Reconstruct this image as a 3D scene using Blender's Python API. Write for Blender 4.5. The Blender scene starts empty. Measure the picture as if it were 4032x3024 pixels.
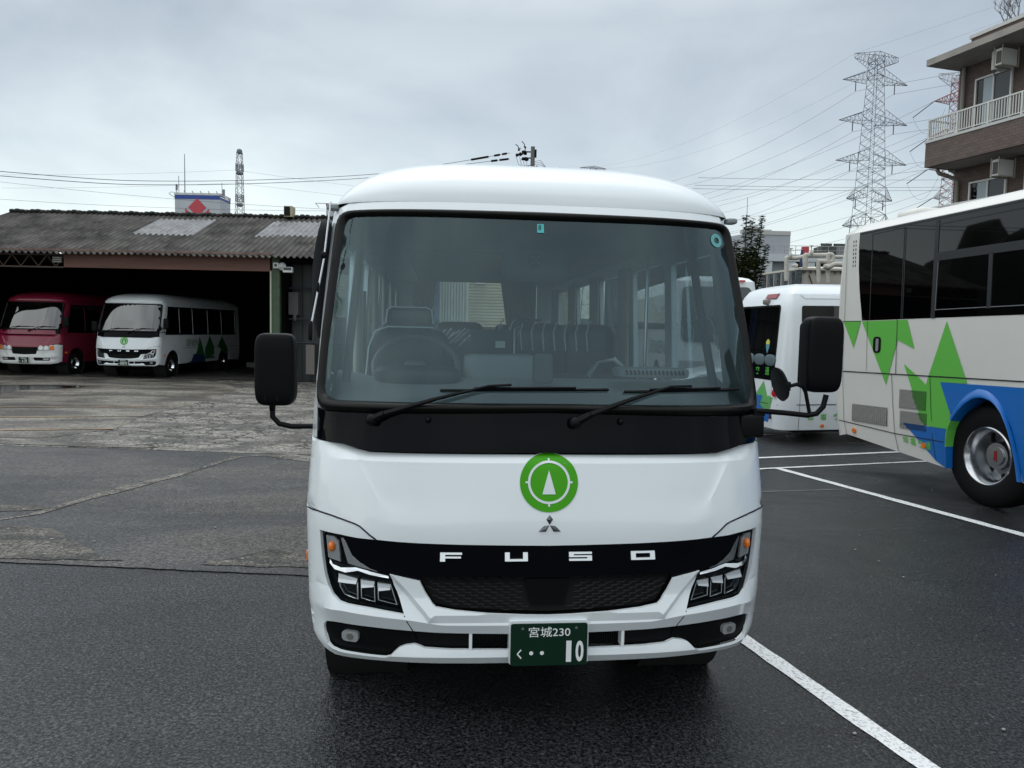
import bpy, math, random
from math import radians as R, sin, cos, pi, sqrt
from mathutils import Vector as Vc, Matrix as Mx
from mathutils.geometry import delaunay_2d_cdt
random.seed(7)
sc = bpy.context.scene
# ---------------------------------------------------------------- camera
cam = bpy.data.objects.new('camera', bpy.data.cameras.new('camera'))
sc.collection.objects.link(cam)
cam.data.lens = 27.0; cam.data.sensor_width = 36.0
cam.data.clip_start = 0.1; cam.data.clip_end = 3000
cam.matrix_world = Mx.Translation((0, 0, 1.8)) @ Mx.Rotation(R(90 - 4.0843), 4, 'X') @ Mx.Rotation(R(1.1681), 4, 'Z')
sc.camera = cam
# ---------------------------------------------------------------- sky and light
w = bpy.data.worlds.new('World'); sc.world = w; w.use_nodes = True
nt = w.node_tree; nt.nodes.clear()
def N(t, **k):
    n = nt.nodes.new(t)
    for a, b in k.items(): setattr(n, a, b)
    return n
out = N('ShaderNodeOutputWorld'); add = N('ShaderNodeAddShader')
sky = N('ShaderNodeTexSky', sky_type='NISHITA', sun_disc=False, sun_elevation=R(66), sun_rotation=R(14))
bs = N('ShaderNodeBackground'); bs.inputs[1].default_value = 0.05
nt.links.new(sky.outputs[0], bs.inputs[0])
tc = N('ShaderNodeTexCoord'); sep = N('ShaderNodeSeparateXYZ'); nt.links.new(tc.outputs['Generated'], sep.inputs[0])
mp = N('ShaderNodeMapping'); mp.inputs['Scale'].default_value = (1, 1, 2.0); nt.links.new(tc.outputs['Generated'], mp.inputs[0])
nz = N('ShaderNodeTexNoise'); nz.inputs['Scale'].default_value = 2.4; nz.inputs['Detail'].default_value = 8; nz.inputs['Roughness'].default_value = 0.52
nz.inputs['Distortion'].default_value = 0.35
nt.links.new(mp.outputs[0], nz.inputs['Vector'])
cr = N('ShaderNodeValToRGB'); nt.links.new(nz.outputs[0], cr.inputs[0])
cr.color_ramp.elements[0].position = 0.36; cr.color_ramp.elements[0].color = (0.76, 0.77, 0.80, 1)
cr.color_ramp.elements[1].position = 0.63; cr.color_ramp.elements[1].color = (1.22, 1.21, 1.19, 1)
el = N('ShaderNodeValToRGB'); nt.links.new(sep.outputs[2], el.inputs[0])
e = el.color_ramp.elements
e[0].position = 0.0; e[0].color = (0.66, 0.70, 0.665, 1)
e[1].position = 1.0; e[1].color = (1.05, 1.10, 1.08, 1)
for p, c in ((0.08, (0.62, 0.66, 0.625, 1)), (0.2, (0.455, 0.485, 0.46, 1)), (0.36, (0.345, 0.365, 0.345, 1)), (0.50, (0.75, 0.78, 0.76, 1))):
    q = e.new(p); q.color = c
# the cloud deck is brighter towards the left (sun side) and darker to the right
sd = N('ShaderNodeMath', operation='MULTIPLY_ADD'); nt.links.new(sep.outputs[0], sd.inputs[0]); sd.inputs[1].default_value = -0.30; sd.inputs[2].default_value = 1.0
mul = N('ShaderNodeMix', data_type='RGBA', blend_type='MULTIPLY'); mul.inputs[0].default_value = 1.0
nt.links.new(el.outputs[0], mul.inputs[6]); nt.links.new(cr.outputs[0], mul.inputs[7])
mul2 = N('ShaderNodeMix', data_type='RGBA', blend_type='MULTIPLY'); mul2.inputs[0].default_value = 1.0
nt.links.new(mul.outputs[2], mul2.inputs[6]); nt.links.new(sd.outputs[0], mul2.inputs[7])
sy = N('ShaderNodeMath', operation='MULTIPLY_ADD'); nt.links.new(sep.outputs[1], sy.inputs[0]); sy.inputs[1].default_value = -0.26; sy.inputs[2].default_value = 1.24
mul3 = N('ShaderNodeMix', data_type='RGBA', blend_type='MULTIPLY'); mul3.inputs[0].default_value = 1.0
nt.links.new(mul2.outputs[2], mul3.inputs[6]); nt.links.new(sy.outputs[0], mul3.inputs[7]); mul2 = mul3
bc = N('ShaderNodeBackground'); bc.inputs[1].default_value = 1.06; nt.links.new(mul2.outputs[2], bc.inputs[0])
nt.links.new(bs.outputs[0], add.inputs[0]); nt.links.new(bc.outputs[0], add.inputs[1]); nt.links.new(add.outputs[0], out.inputs[0])
sun = bpy.data.objects.new('sun', bpy.data.lights.new('sun', 'SUN')); sc.collection.objects.link(sun)
sun.data.energy = 0.5; sun.data.angle = R(25); sun.data.color = (1, 0.97, 0.93)
sun.rotation_euler = (R(-24), 0, R(14))
sc.view_settings.view_transform = 'Standard'; sc.view_settings.look = 'None'
sc.view_settings.exposure = 0.0; sc.view_settings.gamma = 1.0
# ---------------------------------------------------------------- materials
MT = {}
def mat(name, col=(.5, .5, .5), rough=.5, metal=0., coat=0., var=0., vscale=3., bump=0., bscale=40., emit=None, spec=.5, col2=None, detail=4, rvar=0., stretch=None):
    if name in MT: return MT[name]
    m = bpy.data.materials.new(name); m.use_nodes = True; t = m.node_tree; b = t.nodes['Principled BSDF']
    b.inputs['Base Color'].default_value = (*col, 1); b.inputs['Roughness'].default_value = rough
    b.inputs['Metallic'].default_value = metal; b.inputs['Coat Weight'].default_value = coat; b.inputs['Coat Roughness'].default_value = .03
    b.inputs['Specular IOR Level'].default_value = spec
    tcn = t.nodes.new('ShaderNodeTexCoord'); src = tcn.outputs['Object']
    if stretch:
        mpn = t.nodes.new('ShaderNodeMapping'); mpn.inputs['Scale'].default_value = stretch; t.links.new(src, mpn.inputs[0]); src = mpn.outputs[0]
    if var or col2:
        n = t.nodes.new('ShaderNodeTexNoise'); n.inputs['Scale'].default_value = vscale; n.inputs['Detail'].default_value = detail; n.inputs['Roughness'].default_value = .6
        t.links.new(src, n.inputs['Vector'])
        r = t.nodes.new('ShaderNodeValToRGB'); r.color_ramp.elements[0].position = .35; r.color_ramp.elements[1].position = .68
        a = col; c = col2 or tuple(min(1, x * (1 + var)) for x in col)
        if not col2: a = tuple(x * (1 - var) for x in col)
        r.color_ramp.elements[0].color = (*a, 1); r.color_ramp.elements[1].color = (*c, 1)
        t.links.new(n.outputs[0], r.inputs[0]); t.links.new(r.outputs[0], b.inputs['Base Color'])
        if rvar:
            q = t.nodes.new('ShaderNodeMapRange'); q.inputs[3].default_value = rough - rvar; q.inputs[4].default_value = rough + rvar
            q.inputs[1].default_value = .3; q.inputs[2].default_value = .7
            t.links.new(n.outputs[0], q.inputs[0]); t.links.new(q.outputs[0], b.inputs['Roughness'])
    if bump:
        n2 = t.nodes.new('ShaderNodeTexNoise'); n2.inputs['Scale'].default_value = bscale; n2.inputs['Detail'].default_value = 3
        t.links.new(src, n2.inputs['Vector'])
        bp = t.nodes.new('ShaderNodeBump'); bp.inputs['Strength'].default_value = bump; bp.inputs['Distance'].default_value = .01
        t.links.new(n2.outputs[0], bp.inputs['Height']); t.links.new(bp.outputs[0], b.inputs['Normal'])
    if emit:
        b.inputs['Emission Color'].default_value = (*emit[:3], 1); b.inputs['Emission Strength'].default_value = emit[3]
    MT[name] = m; return m
def glass_mat(name, tint, fac, band=None, dust_veil=.042):
    m = bpy.data.materials.new(name); m.use_nodes = True; t = m.node_tree; t.nodes.clear()
    o = t.nodes.new('ShaderNodeOutputMaterial'); mx = t.nodes.new('ShaderNodeMixShader'); mx2 = t.nodes.new('ShaderNodeMixShader')
    tr = t.nodes.new('ShaderNodeBsdfTransparent'); tr.inputs[0].default_value = (*tint, 1)
    gl = t.nodes.new('ShaderNodeBsdfGlossy'); gl.inputs['Roughness'].default_value = .01; gl.inputs[0].default_value = (.72, .93, 1, 1)
    df = t.nodes.new('ShaderNodeBsdfDiffuse'); df.inputs[0].default_value = (.27, .40, .43, 1)
    fr = t.nodes.new('ShaderNodeFresnel'); fr.inputs[0].default_value = 1.5
    ma = t.nodes.new('ShaderNodeMath'); ma.operation = 'MULTIPLY'; ma.inputs[1].default_value = fac; t.links.new(fr.outputs[0], ma.inputs[0])
    if band:
        tcn = t.nodes.new('ShaderNodeTexCoord'); sp = t.nodes.new('ShaderNodeSeparateXYZ'); t.links.new(tcn.outputs['Object'], sp.inputs[0])
        mr = t.nodes.new('ShaderNodeMapRange'); mr.inputs[1].default_value = band[0]; mr.inputs[2].default_value = band[1]; t.links.new(sp.outputs[2], mr.inputs[0])
        mc = t.nodes.new('ShaderNodeMix'); mc.data_type = 'RGBA'; mc.inputs[6].default_value = (*tint, 1); mc.inputs[7].default_value = (*band[2], 1)
        t.links.new(mr.outputs[0], mc.inputs[0]); t.links.new(mc.outputs[2], tr.inputs[0])
    mx2.inputs[0].default_value = dust_veil  # dust film, plus a diffuse veil standing in for sky reflection
    t.links.new(tr.outputs[0], mx2.inputs[1]); t.links.new(df.outputs[0], mx2.inputs[2])
    t.links.new(ma.outputs[0], mx.inputs[0]); t.links.new(mx2.outputs[0], mx.inputs[1]); t.links.new(gl.outputs[0], mx.inputs[2]); t.links.new(mx.outputs[0], o.inputs[0])
    MT[name] = m; return m
WHITE = mat('white_paint', (.74, .785, .815), .20, coat=.5, var=.015, vscale=2)
WHITE2 = mat('cream_white_paint', (.62, .63, .62), .3, coat=.4, var=.03, vscale=1.5)
MAROON = mat('maroon_paint', (.22, .012, .04), .3, coat=.5)
BGLOSS = mat('gloss_black', (.002, .0025, .004), .05, spec=.10)
BLACK = mat('black_plastic', (.004, .0045, .005), .42, spec=.14)
BSOFT = mat('matte_black_plastic', (.004, .0045, .005), .38, spec=.09)
DEEP = mat('deep_black', (.003, .003, .003), .9)
RUBBER = mat('rubber_seal', (.004, .0037, .0035), .34, spec=.2)
TYRE = mat('tyre_rubber', (.005, .005, .0055), .7, spec=.2)
DGLASS = mat('privacy_glass', (.001, .0012, .0015), .02, spec=.55)
CHROME = mat('chrome', (.82, .84, .86), .07, metal=1.)
STEEL = mat('brushed_steel', (.55, .57, .6), .22, metal=1.)
GREEN = mat('logo_green', (.05, .33, .002), .35, spec=.25)
GREENL = mat('livery_green', (.12, .45, .07), .4, spec=.3)
BLUEL = mat('livery_blue', (.006, .13, .46), .3, coat=.2)
AMBER = mat('amber_lens', (.75, .17, .01), .12, coat=.6)
RED = mat('red_lens', (.38, .012, .012), .12, coat=.6)
CLEARL = mat('clear_lens', (.5, .52, .54), .12, metal=.6)
PGREEN = mat('plate_green', (.001, .020, .010), .45, spec=.25)
WMARK = mat('white_marking', (.75, .77, .77), .5)
GINT = mat('grey_interior', (.24, .265, .27), .6)
DINT = mat('dark_interior', (.03, .033, .036), .5)
SEATM = mat('seat_vinyl', (.010, .012, .016), .24)
CURT = mat('curtain_cloth', (.24, .23, .19), .9)
SEAM = mat('panel_gap', (.01, .01, .015), .8)
MGLASS = mat('mirroring_glass', (.002, .0022, .0025), .02, coat=1., spec=1.)
WGLASS = glass_mat('windshield_glass', (.62, .72, .75), 1.15, (2.06, 2.19, (.10, .30, .34)))
SGLASS = glass_mat('side_glass', (.86, .93, .93), .7, dust_veil=.01)
LCOVER = glass_mat('lamp_cover', (.98, .985, .99), .35, dust_veil=0.)
# ---------------------------------------------------------------- mesh helpers
class MB:
    def __init__(s): s.v = []; s.f = []; s.sm = []
    def add(s, vs, fs, smooth=True, M=None):
        o = len(s.v)
        for p in vs:
            p = Vc(p)
            s.v.append(M @ p if M is not None else p)
        for f in fs: s.f.append(tuple(o + i for i in f)); s.sm.append(smooth)
        return s
    def box(s, c, d, rot=None, M=None, taper=None):
        hx, hy, hz = d[0] / 2, d[1] / 2, d[2] / 2
        vs = [Vc((x * hx, y * hy, z * hz)) for z in (-1, 1) for y in (-1, 1) for x in (-1, 1)]
        if taper:
            for i in range(4, 8): vs[i].x *= taper[0]; vs[i].y *= taper[1]
        if rot is not None: vs = [rot @ v for v in vs]
        vs = [v + Vc(c) for v in vs]
        return s.add(vs, [(0, 2, 3, 1), (4, 5, 7, 6), (0, 1, 5, 4), (2, 6, 7, 3), (0, 4, 6, 2), (1, 3, 7, 5)], False, M)
    def b2(s, a, b, M=None):
        return s.box([(a[i] + b[i]) / 2 for i in range(3)], [abs(b[i] - a[i]) for i in range(3)], None, M)
    def tube(s, pts, r, n=8, M=None, cap=True):
        pts = [Vc(p) for p in pts]; rs = r if isinstance(r, (list, tuple)) else [r] * len(pts)
        vs = []; fs = []
        ref = None
        for i, p in enumerate(pts):
            d = (pts[min(i + 1, len(pts) - 1)] - pts[max(i - 1, 0)]).normalized()
            if ref is None: ref = Vc((0, 0, 1)) if abs(d.z) < .9 else Vc((1, 0, 0))
            a = d.cross(ref).normalized(); b = d.cross(a).normalized(); ref = -b if True else ref
            ref = a.cross(d).normalized()
            for k in range(n):
                t = 2 * pi * k / n; vs.append(p + (a * cos(t) + ref * sin(t)) * rs[i])
        for i in range(len(pts) - 1):
            for k in range(n):
                k2 = (k + 1) % n; fs.append((i * n + k, i * n + k2, (i + 1) * n + k2, (i + 1) * n + k))
        if cap:
            fs.append(tuple(range(n))[::-1]); fs.append(tuple((len(pts) - 1) * n + k for k in range(n)))
        return s.add(vs, fs, True, M)
    def bar(s, a, b, wd, M=None):   # thin square bar
        return s.tube([a, b], wd * .6, 4, M, False)
    def lathe(s, prof, n=32, M=None, axis='X'):
        vs = []; fs = []
        for (r, h) in prof:
            for k in range(n):
                t = 2 * pi * k / n
                if axis == 'X': vs.append((h, r * cos(t), r * sin(t)))
                elif axis == 'Y': vs.append((r * cos(t), h, r * sin(t)))
                else: vs.append((r * cos(t), r * sin(t), h))
        for i in range(len(prof) - 1):
            for k in range(n):
                k2 = (k + 1) % n; fs.append((i * n + k, i * n + k2, (i + 1) * n + k2, (i + 1) * n + k))
        return s.add(vs, fs, True, M)
    def sq(s, c, d, e=.35, nu=28, nv=14, M=None, tilt=0):     # rounded block (superellipsoid)
        vs = []; fs = []
        g = lambda a: (abs(a) ** e) * (1 if a >= 0 else -1)
        for j in range(nv + 1):
            ph = -pi / 2 + pi * j / nv
            for i in range(nu):
                th = 2 * pi * i / nu
                z = g(sin(ph)) * d[2] / 2
                vs.append((c[0] + g(cos(ph)) * g(cos(th)) * d[0] / 2 + tilt * z, c[1] + g(cos(ph)) * g(sin(th)) * d[1] / 2, c[2] + z))
        for j in range(nv):
            for i in range(nu):
                i2 = (i + 1) % nu; fs.append((j * nu + i, j * nu + i2, (j + 1) * nu + i2, (j + 1) * nu + i))
        return s.add(vs, fs, True, M)
    def grid(s, P, smooth=True, M=None, close=False):
        ny = len(P); nx = len(P[0]); fs = []
        for j in range(ny - 1):
            for i in range(nx - (0 if close else 1)):
                i2 = (i + 1) % nx; fs.append((j * nx + i, j * nx + i2, (j + 1) * nx + i2, (j + 1) * nx + i))
        return s.add([p for r_ in P for p in r_], fs, smooth, M)
    def prism(s, poly, fn, a, b):       # 2D polygon extruded between fn(.,.,a) and fn(.,.,b)
        n = len(poly)
        vs = [fn(p[0], p[1], a) for p in poly] + [fn(p[0], p[1], b) for p in poly]
        fs = [tuple(range(n)), tuple(range(2 * n - 1, n - 1, -1))] + [(i, (i + 1) % n, n + (i + 1) % n, n + i) for i in range(n)]
        return s.add(vs, fs, False)
    def patch(s, poly, fn, off=0., th=.02, holes=(), step=.08, extra=None, back=True, lines=()):
        polys = [dens(poly, step)] + [dens(h, step) for h in holes]
        vs = []; ed = []
        for P in polys:
            o = len(vs); n = len(P); vs += P; ed += [(o + i, o + (i + 1) % n) for i in range(n)]
        xs = [p[0] for p in poly]; ys = [p[1] for p in poly]
        cand = []
        x = min(xs) + step * .5
        while x < max(xs):
            y = min(ys) + step * .5
            while y < max(ys): cand.append((x, y)); y += step
            x += step
        if extra: cand += extra
        for c in cand:
            if inside(c, polys[0]) and not any(inside(c, h) for h in polys[1:]) and all(dseg(c, P) > step * .22 for P in polys): vs.append(c)
        for ln in lines:
            o = len(vs); vs += ln; ed += [(o + i, o + i + 1) for i in range(len(ln) - 1)]
        r = delaunay_2d_cdt([Vc(v[:2]) for v in vs], ed, [], 0, 1e-6)
        V2, F2 = r[0], r[2]
        tri = []
        for f in F2:
            c = ((V2[f[0]].x + V2[f[1]].x + V2[f[2]].x) / 3, (V2[f[0]].y + V2[f[1]].y + V2[f[2]].y) / 3)
            if inside(c, polys[0]) and not any(inside(c, h) for h in polys[1:]): tri.append(tuple(f))
        n = len(V2)
        # orientation check against the map
        top = [fn(v.x, v.y, off) for v in V2]
        s.add(top, tri, True)
        if back:
            bot = [fn(v.x, v.y, off - th) for v in V2]
            cnt = {}
            for f in tri:
                for i in range(3):
                    a, b = f[i], f[(i + 1) % 3]; cnt[(a, b)] = 1
            rim = [(a, b) for (a, b) in cnt if (b, a) not in cnt]
            s.add(bot, [f[::-1] for f in tri], True)
            s.add(top + bot, [(b, a, n + a, n + b) for a, b in rim], False)
        return s
    def build(s, name, m, parent=None, sharp=38, bevel=0, shadow=True):
        me = bpy.data.meshes.new(name); me.from_pydata([tuple(v) for v in s.v], [], s.f)
        me.polygons.foreach_set('use_smooth', s.sm); me.materials.append(m); me.update()
        if sharp: me.set_sharp_from_angle(angle=R(sharp))
        o = bpy.data.objects.new(name, me); sc.collection.objects.link(o)
        if parent is not None: o.parent = parent
        if bevel:
            b = o.modifiers.new('bevel', 'BEVEL'); b.width = bevel; b.segments = 2; b.limit_method = 'ANGLE'; b.angle_limit = R(40)
        return o
def dens(P, step):
    o = []
    for i in range(len(P)):
        a = P[i]; b = P[(i + 1) % len(P)]
        n = max(1, int(math.hypot(b[0] - a[0], b[1] - a[1]) / step + .5))
        for k in range(n): o.append((a[0] + (b[0] - a[0]) * k / n, a[1] + (b[1] - a[1]) * k / n))
    return o
def inside(p, P):
    x, y = p; c = False; j = len(P) - 1
    for i in range(len(P)):
        xi, yi = P[i]; xj, yj = P[j]
        if (yi > y) != (yj > y) and x < (xj - xi) * (y - yi) / (yj - yi) + xi: c = not c
        j = i
    return c
def dseg(p, P):
    m = 1e9
    for i in range(len(P)):
        ax, ay = P[i]; bx, by = P[(i + 1) % len(P)]; dx, dy = bx - ax, by - ay; L = dx * dx + dy * dy
        t = 0 if L == 0 else max(0, min(1, ((p[0] - ax) * dx + (p[1] - ay) * dy) / L))
        m = min(m, (p[0] - ax - t * dx) ** 2 + (p[1] - ay - t * dy) ** 2)
    return sqrt(m)
def interp(z, zs, vs):
    if z <= zs[0]: return vs[0]
    for i in range(1, len(zs)):
        if z <= zs[i]:
            t = (z - zs[i - 1]) / (zs[i] - zs[i - 1]); return vs[i - 1] + (vs[i] - vs[i - 1]) * t
    return vs[-1]
def smooth(t): t = max(0, min(1, t)); return t * t * (3 - 2 * t)
def circ(cx, cy, r, n=40, ry=None, a0=0, a1=2 * pi):
    full = abs(a1 - a0 - 2 * pi) < 1e-6
    return [(cx + r * cos(a0 + (a1 - a0) * i / (n if full else n - 1)), cy + (ry or r) * sin(a0 + (a1 - a0) * i / (n if full else n - 1))) for i in range(n)]
def rrect(x0, y0, x1, y1, r, n=4):
    o = []
    for cx, cy, a in ((x1 - r, y1 - r, 0), (x0 + r, y1 - r, pi / 2), (x0 + r, y0 + r, pi), (x1 - r, y0 + r, 1.5 * pi)):
        o += [(cx + r * cos(a + pi / 2 * k / n), cy + r * sin(a + pi / 2 * k / n)) for k in range(n + 1)]
    return o
def ribbon(pts, wd):     # polyline -> closed strip polygon
    L = []; Rr = []
    for i, p in enumerate(pts):
        a = pts[max(i - 1, 0)]; b = pts[min(i + 1, len(pts) - 1)]
        dx, dy = b[0] - a[0], b[1] - a[1]; l = math.hypot(dx, dy) or 1
        L.append((p[0] - dy / l * wd / 2, p[1] + dx / l * wd / 2)); Rr.append((p[0] + dy / l * wd / 2, p[1] - dx / l * wd / 2))
    return L + Rr[::-1]
def mir(P): return [(-x, y) for x, y in P][::-1]
def thing(name, label, cat, loc=(0, 0, 0), rz=0, group=None):
    o = bpy.data.objects.new(name, None); sc.collection.objects.link(o); o.empty_display_size = .2
    o.location = loc; o.rotation_euler = (0, 0, rz); o['label'] = label; o['category'] = cat
    if group: o['group'] = group
    return o
def tag(o, label, cat, group=None, kind=None):
    o['label'] = label; o['category'] = cat
    if group: o['group'] = group
    if kind: o['kind'] = kind
    return o
def struct(o, kind='structure'): o['kind'] = kind; return o
def text(name, body, m, parent, box, fn, depth=.002, bold=0., keep=True):
    """text fitted in box (x0,y0,x1,y1) of a 2D face; fn(a,b,h) gives 3D, h = height off the face"""
    c = bpy.data.curves.new(name, 'FONT'); c.body = body; c.resolution_u = 3; c.offset = bold
    o = bpy.data.objects.new(name, c); sc.collection.objects.link(o); bpy.context.view_layer.update()
    me = bpy.data.meshes.new_from_object(o.evaluated_get(bpy.context.evaluated_depsgraph_get()))
    vs = [v.co.copy() for v in me.vertices]; fs = [tuple(p.vertices) for p in me.polygons]
    bpy.data.objects.remove(o); bpy.data.curves.remove(c); bpy.data.meshes.remove(me)
    if not vs: return None
    x0 = min(v.x for v in vs); x1 = max(v.x for v in vs); y0 = min(v.y for v in vs); y1 = max(v.y for v in vs)
    V = []
    for v in vs:
        a = box[0] + (v.x - x0) / (x1 - x0) * (box[2] - box[0]); b = box[1] + (v.y - y0) / (y1 - y0) * (box[3] - box[1])
        V.append(fn(a, b, depth))
    mb = MB(); mb.add(V, fs, False); return mb.build(name, m, parent, sharp=0)
def copy_tree(o, parent=None):
    c = o.copy(); sc.collection.objects.link(c)
    if parent is not None: c.parent = parent
    for ch in list(o.children): copy_tree(ch, c)
    return c
def wheel(name, m_tyre, parent, c, side, r, wd, rim_r, dish=.1, holes=8, cap=.0, dual=False, turn=0):
    """wheel with its axis along local X; side=+1: outer face towards +X"""
    M = Mx.Translation(c) @ Mx.Rotation(turn, 4, 'Z') @ Mx.Scale(side, 4, (1, 0, 0))
    t = MB(); k = rim_r
    t.lathe([(k, -wd), (r - .05, -wd), (r - .01, -wd + .03), (r, -wd + .06), (r, -.06), (r - .012, -.03), (r - .045, -.008), (k + (r - k) * .45, .006), (k + .02, -.004), (k, -.012)], 48, M)
    o = t.build('wheel', m_tyre, parent, sharp=50); 
    g = MB()
    if dish > .15:   # deep dished rear wheel
        g.lathe([(k, -.012), (k - .012, -.004), (k - .03, -.015), (k - .04, -.05), (k - .055, -.065), (k - .062, -dish * .8), (k - .085, -dish), (.16, -dish - .0), (.145, -dish + .05), (.14, -dish + .1), (.0, -dish + .105)], 48, M)
    else:
        g.lathe([(k, -.012), (k - .012, -.004), (k - .025, -.02), (k - .035, -.06), (k - .07, -dish), (.11, -dish + .045), (.085, -dish + .05), (.08, -dish + .075), (.0, -dish + .08)], 40, M)
    g.build('rim', CHROME, o, sharp=45)
    h = MB()
    for i in range(holes):
        a = 2 * pi * i / holes; rr = (k - .12) if dish > .15 else (k - .055)
        if dish > .15: rr = .215
        q = M @ Mx.Translation((-dish + (.004 if dish > .15 else .0245), rr * cos(a), rr * sin(a)))
        h.lathe([(.001, .004), (.026 if dish > .15 else .017, .004), (.026 if dish > .15 else .017, -.01)], 14, q)
    h.build('vent_hole', DEEP, o)
    return o

# ================================================================= THE MINIBUS (shared builder)
WZ = ([.3, .45, .6, 1.0, 1.3, 1.8, 2.3, 2.375, 2.6], [.985, 1.02, 1.038, 1.05, 1.035, 1.018, .995, .985, .96])
PZ = ([.3, .45, .95, 1.15, 1.3, 1.45, 1.8, 2.3, 2.45], [.03, 0., 0., .03, .06, .085, .215, .41, .48])
def W_(z): return interp(z, *WZ)
def F_(x, z):
    u = min(abs(x) / W_(z), 1.0)
    return -.04 + .3 * (1 - (1 - u ** 3.5) ** .5) + interp(z, *PZ)
def FS(x, z, off=0.):
    h = .004; u = min(abs(x), W_(z) * .985) * (1 if x >= 0 else -1)
    gx = (F_(u + h, z) - F_(u - h, z)) / (2 * h); gz = (F_(u, z + .02) - F_(u, z - .02)) / .04
    n = Vc((gx, -1, gz)).normalized()
    return Vc((x, F_(x, z), z)) + n * off
def rel_hood(x, z):
    a = abs(x); xl = .683 + (z - 1.016) * .6
    fade = 1 - smooth((a / W_(z) - .86) / .12)
    d_ = xl - a
    r = (-.013 * (1 - math.exp(-d_ / .022)) * math.exp(-d_ / .22) * smooth((z - .995) / .09)) if d_ > 0 else 0.
    if z > 1.235: r -= (z - 1.235) * .55 * fade
    return r
def HOOD(x, z, off=0.): return FS(x, z, off + rel_hood(x, z))
def rel_bump(x, z):
    a = abs(x); zc = interp(a, [0, .15, .447, .583, .86, 1.04], [.564, .564, .567, .587, .607, .589])
    fade = 1 - smooth((a / W_(z) - .84) / .14)
    r = .034 * max(0, 1 - abs(z - zc) / (.10 if z > zc else .07))
    r += .022 * max(0, 1 - abs(z - .425) / .05)
    r *= fade
    # proud slanted bars beside the grille
    xi = interp(z, [.60, .77], [.50, .66]); xo = interp(z, [.60, .77], [.40, .56])
    if z > .60 and z < .80 and a < .67: r += .02 * smooth((xi + .02 - a) / .03)
    return r
def TILT(z0, k):
    return lambda x, z, off=0.: FS(x, z, off + (z0 - z) * k)
def BUMP(x, z, off=0.): return FS(x, z, off + rel_bump(x, z))
def edgepts(z0, z1, dz=.035):
    o = []; z = z0
    while z < z1:
        for u in (.84, .9, .94, .97, .988, .997): o += [(W_(z) * u, z), (-W_(z) * u, z)]
        z += dz
    return o
def wedge(z0, z1, n=6, sgn=1):
    return [(sgn * W_(z0 + (z1 - z0) * i / n), z0 + (z1 - z0) * i / n) for i in range(n + 1)]
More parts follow.
